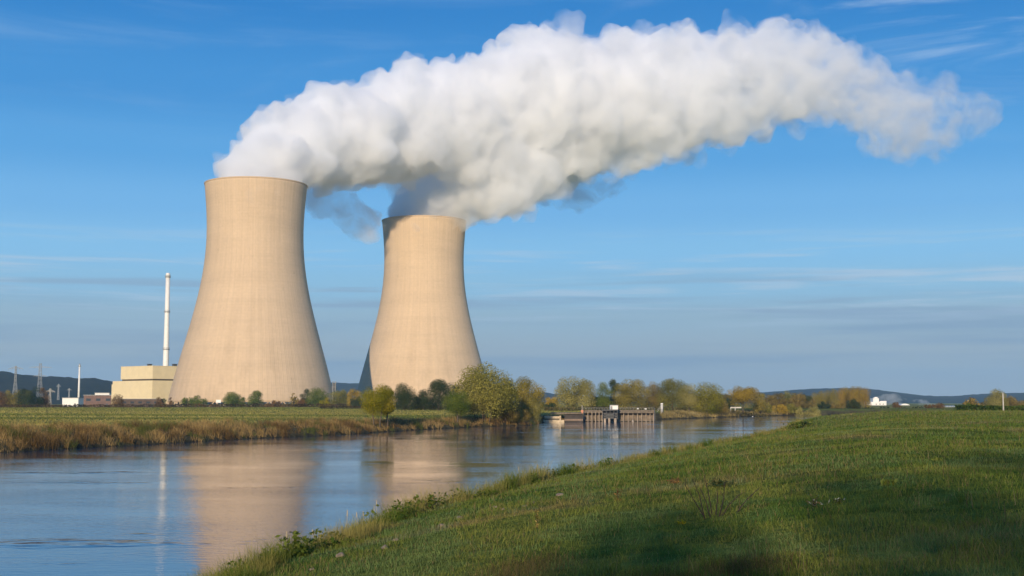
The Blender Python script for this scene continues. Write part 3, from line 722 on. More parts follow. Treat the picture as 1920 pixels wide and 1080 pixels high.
MB().add(*flip(slab(54, 57, 1, 20, 0, zl - 2.4))).build('annex', M_cream, b)
mb = MB(); mb.add(*flip(slab(-0.15, 43.15, -0.15, 36.15, zt, zt + 0.35))); mb.build('parapet', M_cream, b)
for (u, v) in ((20, 10), (5, 22), (2, 30)):
    o = MB().add(*flip(slab(u, u + 3, v, v + 2.2, zt + 0.35, zt + 1.9))).add(*flip(slab(u - .4, u + 3.4, v - .4, v + 2.6, zt + 1.9, zt + 2.2))).build('roof_vent', M_dark, b)

ch = at_depth(309.3, 754, 1010); c = empty('chimney', (ch.x, 1010, RG)); tag(c, 'tall slender white exhaust stack with three ring platforms behind the cream building', 'chimney')
ztop = at_depth(310, 512, 1010).z - RG; k = 1010 / FPX
def zrow(py, Y): return at_depth(310, py, Y).z - RG
MB().tube([(0, 0, 0), (0, 0, zrow(690, 1010)), (0, 0, zrow(600, 1010)), (0, 0, zrow(519, 1010))], [6.2 * k, 5.7 * k, 4.5 * k, 4.0 * k], 32).build('shaft', M_white, c, True)
MB().tube([(0, 0, zrow(519, 1010)), (0, 0, zrow(514, 1010)), (0, 0, ztop)], [4.0 * k, 4.1 * k, 3.4 * k], 32).build('cap', M_white, c, True)
for py, rr in ((519.5, 5.3), (585, 5.6), (655, 6.4)):
    z = zrow(py, 1010)
    o = MB().tube([(0, 0, z - 0.35), (0, 0, z + 0.35)], [rr * k, rr * k], 28).build('ring_platform', M_grey, c)
    r = MB()
    for q in range(24):
        a = q * math.pi / 12; r.bar((math.cos(a) * rr * k, math.sin(a) * rr * k, z + .35), (math.cos(a) * rr * k, math.sin(a) * rr * k, z + 1.4), 0.05)
    r.tube([(math.cos(q * math.pi / 12) * rr * k, math.sin(q * math.pi / 12) * rr * k, z + 1.4) for q in range(25)], 0.05, 4)
    r.build('railing', M_grey, o)

s2 = at_depth(147.3, 754, 1080); c = empty('small_chimney', (s2.x, 1080, RG)); tag(c, 'short thin white chimney standing alone left of the cream building', 'chimney')
k = 1080 / FPX
MB().tube([(0, 0, 0), (0, 0, zrow(684, 1080))], [2.1 * k, 1.5 * k], 20).build('shaft', M_white, c, True)
MB().tube([(0, 0, zrow(687, 1080)), (0, 0, zrow(685.5, 1080))], [2.6 * k, 2.6 * k], 20).build('ring_platform', M_grey, c)
MB().tube([(0, 0, zrow(684, 1080)), (0, 0, zrow(682, 1080))], [1.2 * k, 1.2 * k], 16).build('flue', M_grey, c)

def house(name, label, cat, x0, x1, top, Y, mat, depth=14, roofmat=None, windows=0, rh=0.5, doors=1):
    a, e = at_depth(x0, top, Y), at_depth(x1, top, Y); w = e.x - a.x; hgt = a.z - RG
    r = empty(name, ((a.x + e.x) / 2, Y, RG)); tag(r, label, cat)
    MB().box((0, depth / 2, hgt / 2), (w, depth, hgt)).build('wall', mat, r)
    MB().box((0, depth / 2, hgt + rh / 2), (w + 0.6, depth + 0.6, rh)).build('roof', roofmat or M_grey, r)
    for i in range(windows):
        x = -w / 2 + w * (i + 0.5) / windows
        MB().box((x, -0.03, hgt * 0.62), (w / windows * 0.45, 0.06, hgt * 0.22)).build('window', M_glass, r)
    for i in range(doors):
        MB().box((w * 0.3, -0.03, 1.2), (1.4, 0.06, 2.4)).build('door', M_dark, r)
    return r
house('low_building', 'low white flat building at the foot of the short chimney', 'building', 117, 147, 746.5, 1040, M_white)
house('brick_building', 'low red brick building between short chimney and cream block', 'building', 157, 212, 741.5, 1000, M_brick, windows=3)
house('low_building', 'narrow white shed rising behind the red brick building', 'building', 178, 205, 737.3, 1030, M_white, doors=0)
house('boundary_building', 'long dark brown low building before the foot of the cream block', 'building', 226, 300, 748.5, 800, plain('brown_wall', (0.10, 0.065, 0.045), 0.9, nscale=0.4, namount=0.3), depth=6, windows=5, rh=0.3)
# stair tower on the right edge of the large tower
st = at_depth(626.5, 754, 842); sr = empty('stair_tower', (st.x, 842, RG)); tag(sr, 'slim dark steel stair tower hugging the right foot of the large cooling tower', 'stair tower')
hz = at_depth(626, 715.5, 842).z - RG
f = MB()
for sx in (-1.0, 1.0):
    for sy in (-1.0, 1.0): f.box((sx, sy, hz / 2), (0.22, 0.22, hz))
for i in range(5): f.box((0, 0, hz * (i + 1) / 5 - 0.1), (2.3, 2.3, 0.18))
f.build('frame', M_grey, sr)
MB().box((0, 0, hz * 0.8), (1.7, 1.7, hz * 0.3)).build('cabin', M_dark, sr)
for i in range(5): MB().add([( -0.8, -0.5, hz * i / 5), (0.8, -0.5, hz * (i + 1) / 5 - .2), (0.8, 0.5, hz * (i + 1) / 5 - .2), (-0.8, 0.5, hz * i / 5), (-0.8, -0.5, hz * i / 5 - .25), (0.8, -0.5, hz * (i + 1) / 5 - .45), (0.8, 0.5, hz * (i + 1) / 5 - .45), (-0.8, 0.5, hz * i / 5 - .25)], [(0, 1, 2, 3), (7, 6, 5, 4), (0, 4, 5, 1), (1, 5, 6, 2), (2, 6, 7, 3), (3, 7, 4, 0)]).build('stair_flight', M_grey, sr)
# white information board
sb = at_depth(409.5, 757, 770); r = empty('sign_board', (sb.x, 770, ground_z(sb.x, 770))); tag(r, 'small blank white board on posts before the foot of the large cooling tower', 'sign')
g = ground_z(sb.x, 770); zz = at_depth(409, 749.5, 770).z - g
MB().box((0, 0, zz - 0.9), (2.9, 0.12, 1.8)).build('panel', M_white, r)
for sx in (-1.1, 1.1): MB().box((sx, 0.1, (zz - 0.5) / 2), (0.12, 0.08, zz - 0.5)).build('post', M_grey, r)

# ------------------------------------------------------------------ pylons
def pylon(label, px, top, Y, arms, base_w, top_w, thick, waist=0.62, parts=True):
    p = at_depth(px, top, Y); h = p.z - RG; r = empty('pylon', (p.x, Y, RG)); tag(r, label, 'pylon')
    m = MB(); bw, tw = base_w / 2, top_w / 2
    lv = [0, 0.16, 0.32, 0.46, 0.58, 0.68, 0.78, 0.86, 0.93, 1.0]
    def wd(t): return bw + (tw - bw) * min(t / waist, 1) if t < waist else tw * (1 - 0.35 * (t - waist) / (1 - waist))
    cs = [(-1, -1), (1, -1), (1, 1), (-1, 1)]
    for a, bq in zip(lv[:-1], lv[1:]):
        wa, wb = wd(a), wd(bq)
        for q in range(4):
            (sx, sy), (tx, ty) = cs[q], cs[(q + 1) % 4]
            m.bar((sx * wa, sy * wa, a * h), (sx * wb, sy * wb, bq * h), thick)
            m.bar((sx * wa, sy * wa, a * h), (tx * wb, ty * wb, bq * h), thick * 0.5)
            m.bar((tx * wa, ty * wa, a * h), (sx * wb, sy * wb, bq * h), thick * 0.5)
    m.build('mast', M_pyl, r)
    for (py, half, hgt) in arms:
        z = at_depth(px, py, Y).z - RG; a = MB()
        for sx in (-1, 1):
            tip = (sx * half, 0, z)
            for sy in (-1, 1):
                a.bar((sx * tw * 0.6, sy * tw * 0.6, z), tip, thick * 0.7); a.bar((sx * tw * 0.6, sy * tw * 0.6, z + hgt), tip, thick * 0.7)
                for t in (0.25, 0.5, 0.75):
                    a.bar((sx * (tw * .6 + (half - tw * .6) * t), sy * tw * .6 * (1 - t), z), (sx * (tw * .6 + (half - tw * .6) * (t - .2)), sy * tw * .6 * (1.2 - t), z + hgt * (1.2 - t)), thick * 0.45)
            for t in (0.55, 1.0): a.bar((sx * half * t, 0, z), (sx * half * t, 0, z - hgt * 0.8), thick * 0.6)
        a.build('crossarm', M_pyl, r)
    return r
M_pyl = plain('galvanised_lattice', (0.32, 0.31, 0.28), 0.6)
k = 1500 / FPX
pylon('lattice pylon with one wide crossarm, nearest the left edge', 30, 686, 1500, [(691.5, 13.5 * k, 2.6)], 10 * k, 3.2 * k, 0.2)
k = 1700 / FPX
pylon('taller lattice pylon with two wide thin crossarms, right of the first', 76, 681, 1700, [(689, 21 * k, 1.6), (705, 12 * k, 1.6)], 10 * k, 5 * k, 0.2)
k = 900 / FPX
pylon('small portal pylon with a stubby crossarm beside the rust coloured bush', 94.5, 728.5, 900, [(734, 8.5 * k, 1.3)], 6 * k, 3 * k, 0.22)
k = 2300 / FPX
pylon('tiny distant pylon before the hill, left of the short chimney', 110, 720, 2300, [(724, 4 * k, 1.5)], 4 * k, 2 * k, 0.3)
pylon('tiny distant pylon right beside the short chimney', 130, 728, 2300, [(731, 4 * k, 1.5)], 3.5 * k, 1.6 * k, 0.3)

# ------------------------------------------------------------------ landing stage on the far bank
def px_box(x0, x1, y0, y1, Y, dep, origin):
    a, e = at_depth(x0, y0, Y), at_depth(x1, y1, Y)
    return ((a.x + e.x) / 2 - origin.x, Y + dep / 2 - origin.y, (a.z + e.z) / 2 - origin.z), (e.x - a.x, dep, a.z - e.z)
YQ = 318
o0 = at_depth(1039, 792, YQ); o0.z = 0
q = empty('stone_quay', o0); tag(q, 'stepped pale sandstone quay wall left of the landing stage', 'quay wall')
MB().box(*px_box(1019, 1058, 787.5, 794, YQ, 6, o0)).build('lower_step', M_sand, q)
MB().box(*px_box(1024, 1052, 784.8, 787.4, YQ + 1.2, 6, o0)).build('middle_step', M_band, q)
MB().box(*px_box(1022, 1050, 780.5, 784.7, YQ + 1.6, 6, o0)).build('upper_step', M_sand, q)
MB().box(*px_box(1034, 1091, 773.5, 776.5, YQ + 3.2, 8, o0)).build('coping', M_wood, q)
MB().box(*px_box(1049, 1052, 779.5, 787.4, YQ + .8, .5, o0)).build('bollard', M_sand, q)
YS = 322
o0 = at_depth(1076, 791, YS); o0.z = 0
q = empty('sheet_pile_wall', o0); tag(q, 'dark sheet pile wall between the sandstone quay and the piles', 'wall')
mb = MB()
a, e = at_depth(1058.5, 776.6, YS), at_depth(1093, 789, YS); nn = 22
for i in range(nn):
    x = a.x + (e.x - a.x) * (i + 0.5) / nn
    mb.box((x - o0.x, (0.0 if i % 2 else 0.18), (a.z + (-1)) / 2 + 0.2), ((e.x - a.x) / nn * 0.98, 0.3, a.z + 1))
mb.build('sheet_piles', M_sheet, q)
MB().box(*px_box(1058.5, 1093, 785.5, 789, YS - .4, .3, o0)).build('fender_beam', plain('worn_timber', (0.24, 0.17, 0.12), 0.9, nscale=3), q)
YJ = 330
o0 = at_depth(1160, 790, YJ); o0.z = 0
j = empty('landing_stage', o0); tag(j, 'long dark timber landing stage on pale piles along the far bank', 'jetty')
MB().box(*px_box(1093, 1228, 768.8, 774.5, YJ + .5, 4.5, o0)).build('deck', M_wood, j)
MB().box(*px_box(1094, 1227, 774.6, 789.5, YJ + 3.2, 0.6, o0)).build('back_wall', plain('stained_concrete', (0.17, 0.13, 0.09), 0.9, nscale=1.2, namount=0.4), j)
r = MB()
for i in range(28):
    x0 = 1094 + i * 4.93; c_, s_ = px_box(x0, x0 + .35, 764.6, 768.8, YJ + .7, 0.06, o0); r.box(c_, s_)
c_, s_ = px_box(1093, 1228, 764.6, 765.1, YJ + .7, 0.06, o0); r.box(c_, s_)
r.build('railing', M_grey, j)
for x in (1095, 1102.5, 1110, 1117, 1123.5, 1129.5, 1160, 1169.5, 1178, 1187, 1195.5, 1203.5, 1211.5, 1219, 1225.5):
    c_, s_ = px_box(x - .8, x + .8, 772, 792.5 if x < 1140 else 789.5, YJ - .1 + (0 if x < 1140 else 1.2), 0.3, o0)
    MB().tube([(c_[0], c_[1], c_[2] - s_[2] / 2 - 0.5), (c_[0], c_[1], c_[2] + s_[2] / 2)], [s_[0] / 2] * 2, 10).build('pile', M_pile, j)
MB().box(*px_box(1226.5, 1228.6, 765, 789.8, YJ, .4, o0)).build('end_post', M_dark, j)
# dolphin with white cabin
YD = 322
o0 = at_depth(1144, 792, YD); o0.z = 0
d_ = empty('mooring_dolphin', o0); tag(d_, 'dark steel dolphin on three pale feet carrying the white cabin', 'jetty platform')
MB().box(*px_box(1129, 1158.5, 767.8, 770.2, YD, 4, o0)).build('deck', M_dark, d_)
f = MB()
for x in (1130, 1137, 1144, 1151, 1157.5): f.box(*px_box(x - .6, x + .6, 770.2, 786, YD + .2, .3, o0))
for y in (774, 779, 784): f.box(*px_box(1130, 1158, y, y + 1.1, YD + .15, .3, o0))
f.build('frame', M_dark, d_)
MB().box(*px_box(1138, 1150, 775.1, 783.9, YD + .6, .5, o0)).build('machine_box', M_dark, d_)
MB().box(*px_box(1130, 1158, 770.3, 785, YD + 3, .4, o0)).build('back_panel', M_dark, d_)
for x, w in ((1134.5, 4.5), (1142.5, 4.5), (1154, 5)):
    c_, s_ = px_box(x - w / 2, x + w / 2, 784.5, 793, YD - .2, 1, o0)
    MB().tube([(c_[0], c_[1], -0.8), (c_[0], c_[1], c_[2] + s_[2] / 2)], [s_[0] / 2] * 2, 14).build('foot', M_pile, d_)
o1 = at_depth(1151, 767.6, YD + .4)
cb = empty('cabin', o1); tag(cb, 'small bright white cabin standing on the steel dolphin', 'cabin')
MB().box(*px_box(1144, 1158.8, 760.2, 767.7, YD + .4, 2.2, o1)).build('wall', M_white, cb)
MB().box(*px_box(1143.4, 1159.4, 759.2, 760.2, YD + .2, 2.6, o1)).build('roof', M_grey, cb)
MB().box(*px_box(1144.6, 1148.4, 761.5, 767.6, YD + .36, .04, o1)).build('door', M_grey, cb)
# gauge tower with stairs
YG = 388
o0 = at_depth(1241, 772.5, YG); gz = ground_z(o0.x, YG); o0.z = gz
t = empty('gauge_tower', o0); tag(t, 'narrow white gauge tower with a slanting stair right of the landing stage', 'tower')
zt_ = at_depth(1241, 756, YG).z - gz; rw = 2.3 * YG / FPX
M_gauge = plain('weathered_white', (0.55, 0.52, 0.46), 0.8, nscale=1.0, namount=0.15)
MB().tube([(0, 0, -0.3), (0, 0, zt_ - .25)], [rw, rw], 24).build('shaft', M_gauge, t, True)
MB().tube([(0, 0, zt_ - .25), (0, 0, zt_)], [rw * 1.15, rw * 1.05], 24).build('cap', M_white, t)
MB().box((0.0, -rw - 0.01, 0.75), (0.28, 0.08, 1.2)).build('door', M_grey, t)
s_ = MB(); 
for i in range(8): s_.box((-rw - 0.12 - 0.13 * i, 0, zt_ * 0.55 - 0.16 * i), (0.16, 0.5, 0.06))
s_.add(*tube_rings([Vector((-rw, .25, zt_ * .55)), Vector((-rw - 1.15, .25, zt_ * .55 - 1.3))], [0.05, .05], 5)); s_.add(*tube_rings([Vector((-rw, -.25, zt_ * .55 + .6)), Vector((-rw - 1.15, -.25, zt_ * .55 - .7))], [0.035, .035], 5))
s_.build('stair', M_conc2, t)
# small things on and by the stage
o0 = at_depth(1091.5, 772, 325); o0.z = at_depth(1091, 773.4, 325).z
m_ = empty('warning_post', o0); tag(m_, 'grey post with an orange marker at the left end of the landing stage', 'post')
MB().tube([(0, 0, 0), (0, 0, at_depth(1091, 759.5, 325).z - o0.z)], [0.09, 0.07], 10).build('post', M_conc2, m_)
MB().add([(-.32, -.12, .2), (.28, -.12, .2), (.0, -.12, -.75), (-.32, -.06, .2), (.28, -.06, .2), (.0, -.06, -.75), (-.32, -.12, .6), (.28, -.12, .6), (-.32, -.06, .6), (.28, -.06, .6)], [(0, 2, 1), (3, 4, 5), (0, 1, 7, 6), (3, 8, 9, 4), (0, 6, 8, 3), (1, 4, 9, 7), (6, 7, 9, 8), (0, 3, 5, 2), (1, 2, 5, 4)]).build('marker', plain('orange_paint', (0.55, 0.2, 0.1), 0.6), m_)
for x, y, h_, lb in ((1196, 768.8, 4.5, 'white tilted board on the landing stage deck, right of the cabin'), (1210.5, 768.8, 3.2, 'small white board on the landing stage deck near its right end')):
    o0 = at_depth(x, y, YJ + 1.2); r = empty('deck_board', o0); tag(r, lb, 'sign')
    MB().box((0, 0, h_ * YJ / FPX * .65), (0.5, 0.05, h_ * YJ / FPX * .6), 0.2).build('panel', M_white, r)
    MB().box((0, 0.06, h_ * YJ / FPX * .35), (0.06, 0.06, h_ * YJ / FPX * .7)).build('post', M_grey, r)
o0 = at_height(1186.5, 790.8, 0.0); by = empty('buoy', o0); tag(by, 'small pale buoy floating before the landing stage', 'buoy')
MB().tube([(0, 0, -.15), (0, 0, -.05), (0, 0, .12), (0, 0, .22)], [.2, .3, .3, .14], 16).build('float', M_pile, by, True)
MB().tube([(0, 0, .22), (0, 0, .5)], [.06, .04], 8).build('top_mark', M_white, by)
# concrete frame near the bend
YF = 447
o0 = at_depth(1380, 772, YF); o0.z = ground_z(o0.x, YF)
f_ = empty('concrete_gantry', o0); tag(f_, 'pale concrete beam on two posts left of the round golden tree', 'gantry')
MB().box(*px_box(1369.5, 1390, 763, 765.4, YF, .5, o0)).build('beam', M_conc2, f_)
for x, w in ((1370.2, 1.2), (1378.6, 1.6)):
    c_, s_ = px_box(x - w / 2, x + w / 2, 765.4, 773, YF, .3, o0); MB().box((c_[0], c_[1], (c_[2] + s_[2] / 2 - .4) / 2), (s_[0], .3, c_[2] + s_[2] / 2 + .4)).build('post', M_conc2, f_)
o0 = at_depth(1411, 775.5, 446); o0.z = ground_z(o0.x, 446)
f_ = empty('marker_stone', o0); tag(f_, 'squat white marker stone on the far shore below the round golden tree', 'marker')
MB().box((0, 0, .35), (.62, .5, .9)).build('block', M_white, f_); MB().add([(-.36, -.3, .8), (.36, -.3, .8), (.36, .3, .8), (-.36, .3, .8), (0, 0, 1.1)], [(0, 1, 4), (1, 2, 4), (2, 3, 4), (3, 0, 4), (3, 2, 1, 0)]).build('cap', M_white, f_)
# pale concrete post on the meadow
o0 = at_depth(1881.5, 771, 262); o0.z = ground_z(o0.x, 262)
f_ = empty('concrete_post', o0); tag(f_, 'tall thin concrete post standing before the green hedge at the right', 'post')
zt_ = at_depth(1881, 736, 262).z - o0.z
MB().tube([(0, 0, -.2), (0, 0, zt_ - .12)], [.16, .11], 10).build('shaft', M_conc2, f_); MB().tube([(0, 0, zt_ - .12), (0, 0, zt_)], [.14, .10], 10).build('cap', M_grey, f_)

# ------------------------------------------------------------------ far white works
YW = 1400
o0 = at_depth(1645, 768, YW); o0.z = 1.0
w_ = empty('factory', o0); tag(w_, 'bright white stepped factory with steam rising behind the meadow', 'factory')
def wk(name, x0, x1, y0, y1, dy, dep, mat=M_white): return MB().box(*px_box(x0, x1, y0, y1, YW + dy, dep, o0)).build(name, mat, w_)
main_ = wk('main_hall', 1632, 1662.5, 753.5, 772, 0, 25); wk('lower_hall', 1629.5, 1640, 757.5, 772, -4, 4); twr = wk('silo_tower', 1637, 1648, 746.8, 753.4, 4, 12); wk('head_house', 1639.5, 1645.5, 744.4, 746.7, 6, 6); wk('side_hall', 1650, 1662.5, 751.8, 753.4, 3, 12)
for x in (1642, 1649, 1655): MB().box(*px_box(x, x + 2, 757, 758.6, YW - .06, .06, o0)).build('window', M_glass, main_)
MB().box(*px_box(1635, 1636.4, 760, 762, YW - .06 - 0, .06, o0)).build('door', M_glass, main_)
o0 = at_depth(1697, 768, 1450); o0.z = 1.0
h_ = empty('white_hall', o0); tag(h_, 'low white hall with a shallow curved roof right of the factory', 'building')
a, e = at_depth(1687.5, 760.5, 1450), at_depth(1707, 760.5, 1450); wv = (e.x - a.x) / 2; zz = a.z - 1
MB().box((0, 8, zz / 2), (wv * 2, 16, zz)).build('wall', M_white, h_)
V, F = [], []
for k_ in range(13):
    t = -1 + k_ / 6; V += [(t * wv * 1.05, -.4, zz + 2.2 * (1 - t * t)), (t * wv * 1.05, 16.4, zz + 2.2 * (1 - t * t)), (t * wv * 1.05, -.4, zz), (t * wv * 1.05, 16.4, zz)]
for k_ in range(12):
    b0, b1 = k_ * 4, k_ * 4 + 4; F += [(b0, b1, b1 + 1, b0 + 1), (b0, b0 + 2, b1 + 2, b1), (b0 + 1, b1 + 1, b1 + 3, b0 + 3)]
mesh_object('roof', V, F, M_white, h_)
o0 = at_depth(1788, 766, 900); o0.z = 1.2
g_ = empty('greenhouse', o0); tag(g_, 'long pale grey greenhouse left of the green hedge', 'greenhouse')
MB().box(*px_box(1768, 1806, 762.5, 769, 900, 10, o0)).build('wall', plain('greenhouse_panes', (0.26, 0.29, 0.31), 0.4), g_)
rf = MB()
for i in range(7):
    x0 = 1768 + i * 5.43; a, e = at_depth(x0, 762.5, 900) - o0, at_depth(x0 + 5.43, 762.5, 900) - o0; zt_ = at_depth(x0, 760.3, 900).z - o0.z; mx_ = (a.x + e.x) / 2
    ya = a.y; rf.add([(a.x, ya, a.z), (e.x, ya, a.z), (mx_, ya, zt_), (a.x, ya + 10, a.z), (e.x, ya + 10, a.z), (mx_, ya + 10, zt_)], [(0, 1, 2), (3, 5, 4), (1, 4, 5, 2), (0, 2, 5, 3)])
rf.build('roof', bpy.data.materials['greenhouse_panes'], g_)
# ------------------------------------------------------------------ grass, reeds, bank plants
def blades(name, base, h, w, lean, tint, rng, tip=None, parent=None):
    """bent tapering blades; base (n,3), h/w/lean (n,), tint (n,3)"""
    n = len(base)
    a = rng.random(n) * 6.283; d = np.stack([np.cos(a), np.sin(a), np.zeros(n)], 1)
    b = rng.random(n) * 6.283; sd = np.stack([np.cos(b), np.sin(b), np.zeros(n)], 1) * w[:, None] * 0.5
    up = np.array([0, 0, 1.0])
    m = base + up * (h * 0.55)[:, None] + d * (h * lean * 0.35)[:, None]
    t = base + up * (h * (1 - 0.25 * lean))[:, None] + d * (h * lean)[:, None]
    V = np.stack([base - sd, base + sd, m + sd * 0.75, m - sd * 0.75, t + sd * 0.12, t - sd * 0.12], 1).reshape(-1, 3)
    i = np.arange(n) * 6
    F = np.concatenate([np.stack([i, i + 1, i + 2, i + 3], 1), np.stack([i + 3, i + 2, i + 4, i + 5], 1)])
    tp = tint if tip is None else tip
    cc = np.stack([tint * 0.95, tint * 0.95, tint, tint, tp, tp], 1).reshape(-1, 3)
    return bulk_mesh(name, V, F, M_blade, cc, parent)

rng = np.random.default_rng(5)
# pasture on the camera's bank: as many blades per picture area everywhere, larger tufts farther off
n = 430000
d = 9.5 * np.power(330 / 9.5, rng.random(n) ** 1.12); az = rng.uniform(R(-16), R(24.5), n)
x, y = d * np.sin(az), d * np.cos(az)
hh_, s_, ns_ = land(np.stack([x, y], 1))
ok = ns_ & (s_ > 1.6)
x, y, d, z, s_ = x[ok], y[ok], d[ok], hh_[ok], s_[ok]; n = len(x)
clump = fbm(x / 0.7, y / 0.7, 71); patch = fbm(x / 5, y / 5, 73)
h = (0.045 + 0.10 * np.clip(clump - 0.3, 0, 1) * 1.6 + 0.07 * np.clip(patch - 0.5, 0, 1) * 2) * rng.uniform(0.5, 1.4, n) * (1 + d / 140)
w = 0.0042 * (d / 11) ** 0.85 * rng.uniform(0.7, 1.5, n)
tint = meadow_colour(x, y, s_) * rng.uniform(0.7, 1.4, (n, 1)) * np.array((1.24, 1.22, 1.20))
# rank tussocks the cattle left standing
tus = (fbm(x / 0.45, y / 0.45, 111) > 0.66) & (fbm(x / 7, y / 7, 113) > 0.45)
h = np.where(tus, h * 1.9, h); w = np.where(tus, w * 1.25, w)
tint[tus] = tint[tus] * np.array((0.72, 0.80, 0.7))
dry = (rng.random(n) < 0.07 + 0.22 * np.clip((patch - 0.52) * 4, 0, 1))
tint[dry] = np.array((0.26, 0.195, 0.08)) * rng.uniform(0.6, 1.2, (dry.sum(), 1))
cool = fbm(x / 2.2, y / 2.2, 77) > 0.57
tint[cool & ~dry] = tint[cool & ~dry] * np.array((0.85, 1.02, 1.5))
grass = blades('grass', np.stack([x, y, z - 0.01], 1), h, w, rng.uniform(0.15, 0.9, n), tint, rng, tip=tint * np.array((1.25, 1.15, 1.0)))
tag(grass, kind='stuff')

# stubble of the far field
n = 90000
d = 120 * np.power(720 / 120, rng.random(n)); az = rng.uniform(R(-23), R(8), n); x, y = d * np.sin(az), d * np.cos(az)
hh_, s_, ns_ = land(np.stack([x, y], 1)); ok = ~ns_ & (s_ > 6); x, y, d, z = x[ok], y[ok], d[ok], hh_[ok]; n = len(x)
tint = field_colour(x, y) * rng.uniform(0.75, 1.3, (n, 1))
field_grass = blades('field_grass', np.stack([x, y, z - 0.02], 1), 0.22 * rng.uniform(0.6, 1.4, n) * (d / 250) ** 0.4, 0.05 * (d / 130) ** 1.0 * rng.uniform(0.8, 2.2, n), rng.uniform(0.2, 0.9, n), tint, rng)
tag(field_grass, kind='stuff')

# rank grass and herbs along the near waterline
def along(line, n, lo, hi, rng, dmin=20, dmax=260, sside=1):
    seg = line[1:] - line[:-1]; L_ = np.hypot(*seg.T)
    mid = np.hypot(*((line[1:] + line[:-1]) / 2).T)
    wgt = np.where((mid > dmin) & (mid < dmax), L_ / np.maximum(mid, 20) ** 1.15, 0); wgt /= wgt.sum()
    k = rng.choice(len(seg), n, p=wgt); t = rng.random(n)
    p = line[k] + seg[k] * t[:, None]
    nr = np.stack([seg[k][:, 1], -seg[k][:, 0]], 1); nr /= np.linalg.norm(nr, axis=1)[:, None]
    return p + nr * sside * rng.uniform(lo, hi, n)[:, None]
n = 9500
tuft = along(near, n, -0.35, 2.2, rng)
keep = fbm(tuft[:, 0] / 2.2, tuft[:, 1] / 2.2, 81) > 0.36; tuft = tuft[keep]; n = len(tuft)
kk = 16
b = np.repeat(tuft, kk, 0) + rng.normal(size=(n * kk, 2)) * 0.13
z = land(b)[0]; dd = np.hypot(*b.T)
size = np.repeat(rng.uniform(0.35, 1.1, n) * (0.15 + 1.5 * fbm(tuft[:, 0] / 1.8, tuft[:, 1] / 1.8, 83)), kk)
h = size * rng.uniform(0.5, 1.2, n * kk) * np.interp(dd, [28, 40, 60], [0.55, 0.8, 1.05])
w = 0.010 * (dd / 40) ** 0.8 * rng.uniform(0.7, 1.5, n * kk)
pc = np.repeat(fbm(tuft[:, 0] / 1.6, tuft[:, 1] / 1.6, 85), kk)
tint = mixc((0.085, 0.130, 0.020), (0.31, 0.26, 0.075), (pc - 0.36) * 4.5) * rng.uniform(0.65, 1.35, (n * kk, 1))
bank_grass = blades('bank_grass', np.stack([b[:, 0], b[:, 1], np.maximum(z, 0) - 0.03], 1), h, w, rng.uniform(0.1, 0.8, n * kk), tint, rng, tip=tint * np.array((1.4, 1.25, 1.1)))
tag(bank_grass, kind='stuff')

# broad leaved herbs among it
n = 900
hp = along(near, n, -0.2, 2.4, rng); hp = hp[fbm(hp[:, 0] / 3.5, hp[:, 1] / 3.5, 87) > 0.50]; n = len(hp); kk = 26
b = np.repeat(hp, kk, 0) + rng.normal(size=(n * kk, 2)) * 0.16
z = np.maximum(land(b)[0], 0) + rng.random(n * kk) * np.repeat(rng.uniform(0.15, 0.75, n), kk)
c = np.column_stack([b, z]); m_ = len(c)
u = rng.normal(size=(m_, 3)); u[:, 2] = np.abs(u[:, 2]) * 0.5; u /= np.linalg.norm(u, axis=1)[:, None]
v = np.cross(u, rng.normal(size=(m_, 3))); v /= np.linalg.norm(v, axis=1)[:, None]; s = rng.uniform(0.05, 0.11, (m_, 1))
q = np.stack([c - u * s, c + v * s * 0.5, c + u * s, c - v * s * 0.5], 1).reshape(-1, 3)
tint = mixc((0.055, 0.095, 0.016), (0.13, 0.150, 0.028), np.repeat(rng.random(n), kk)) * rng.uniform(0.7, 1.3, (m_, 1))
herbs = bulk_mesh('bank_herbs', q, np.arange(4 * m_).reshape(m_, 4), M_leaf, np.repeat(tint, 4, 0)); tag(herbs, kind='stuff')

# tawny reeds on the far bank
n = 15000
tuft = along(far, n, -0.1, 12.0, rng, 60, 330, -1)
hh_, s_, ns_ = land(tuft); 
dens = fbm(tuft[:, 0] / 5, tuft[:, 1] / 5, 91)
dist = np.hypot(*tuft.T)
wide = np.interp(dist, [120, 170, 250, 330], [11, 9, 5, 4])
keep = (~ns_) & (s_ < wide * (0.6 + 0.8 * dens)) & (s_ > 0) & (dens > 0.26); tuft = tuft[keep]; n = len(tuft); kk = 14
b = np.repeat(tuft, kk, 0) + rng.normal(size=(n * kk, 2)) * 0.22
z = land(b)[0]; dd = np.hypot(*b.T)
ss = np.repeat(s_[keep], kk)
size = np.repeat(rng.uniform(0.55, 1.15, n) * (0.1 + 1.75 * fbm(tuft[:, 0] / 5, tuft[:, 1] / 5, 93)), kk)
h = size * rng.uniform(0.6, 1.15, n * kk) * 1.05
w = 0.030 * (dd / 150) ** 0.7 * rng.uniform(0.7, 1.5, n * kk)
pc = np.repeat(fbm(tuft[:, 0] / 3.5, tuft[:, 1] / 3.5, 95), kk)
east = np.clip((b[:, 0] + 30) / 25, 0, 1)
tint = mixc((0.20, 0.120, 0.045), (0.48, 0.320, 0.120), (pc - 0.36) * 3.2 + east * 0.25) * rng.uniform(0.65, 1.3, (n * kk, 1))
grn = np.repeat(fbm(tuft[:, 0] / 2.5, tuft[:, 1] / 2.5, 99) > 0.66, kk); tint[grn] = np.array((0.13, 0.14, 0.035)) * rng.uniform(0.7, 1.3, (grn.sum(), 1))
reeds = blades('reeds', np.stack([b[:, 0], b[:, 1], np.maximum(z, -0.05) - 0.03], 1), h, w, rng.uniform(0.15, 1.1, n * kk), tint, rng, tip=tint * np.array((1.2, 1.15, 1.05)))
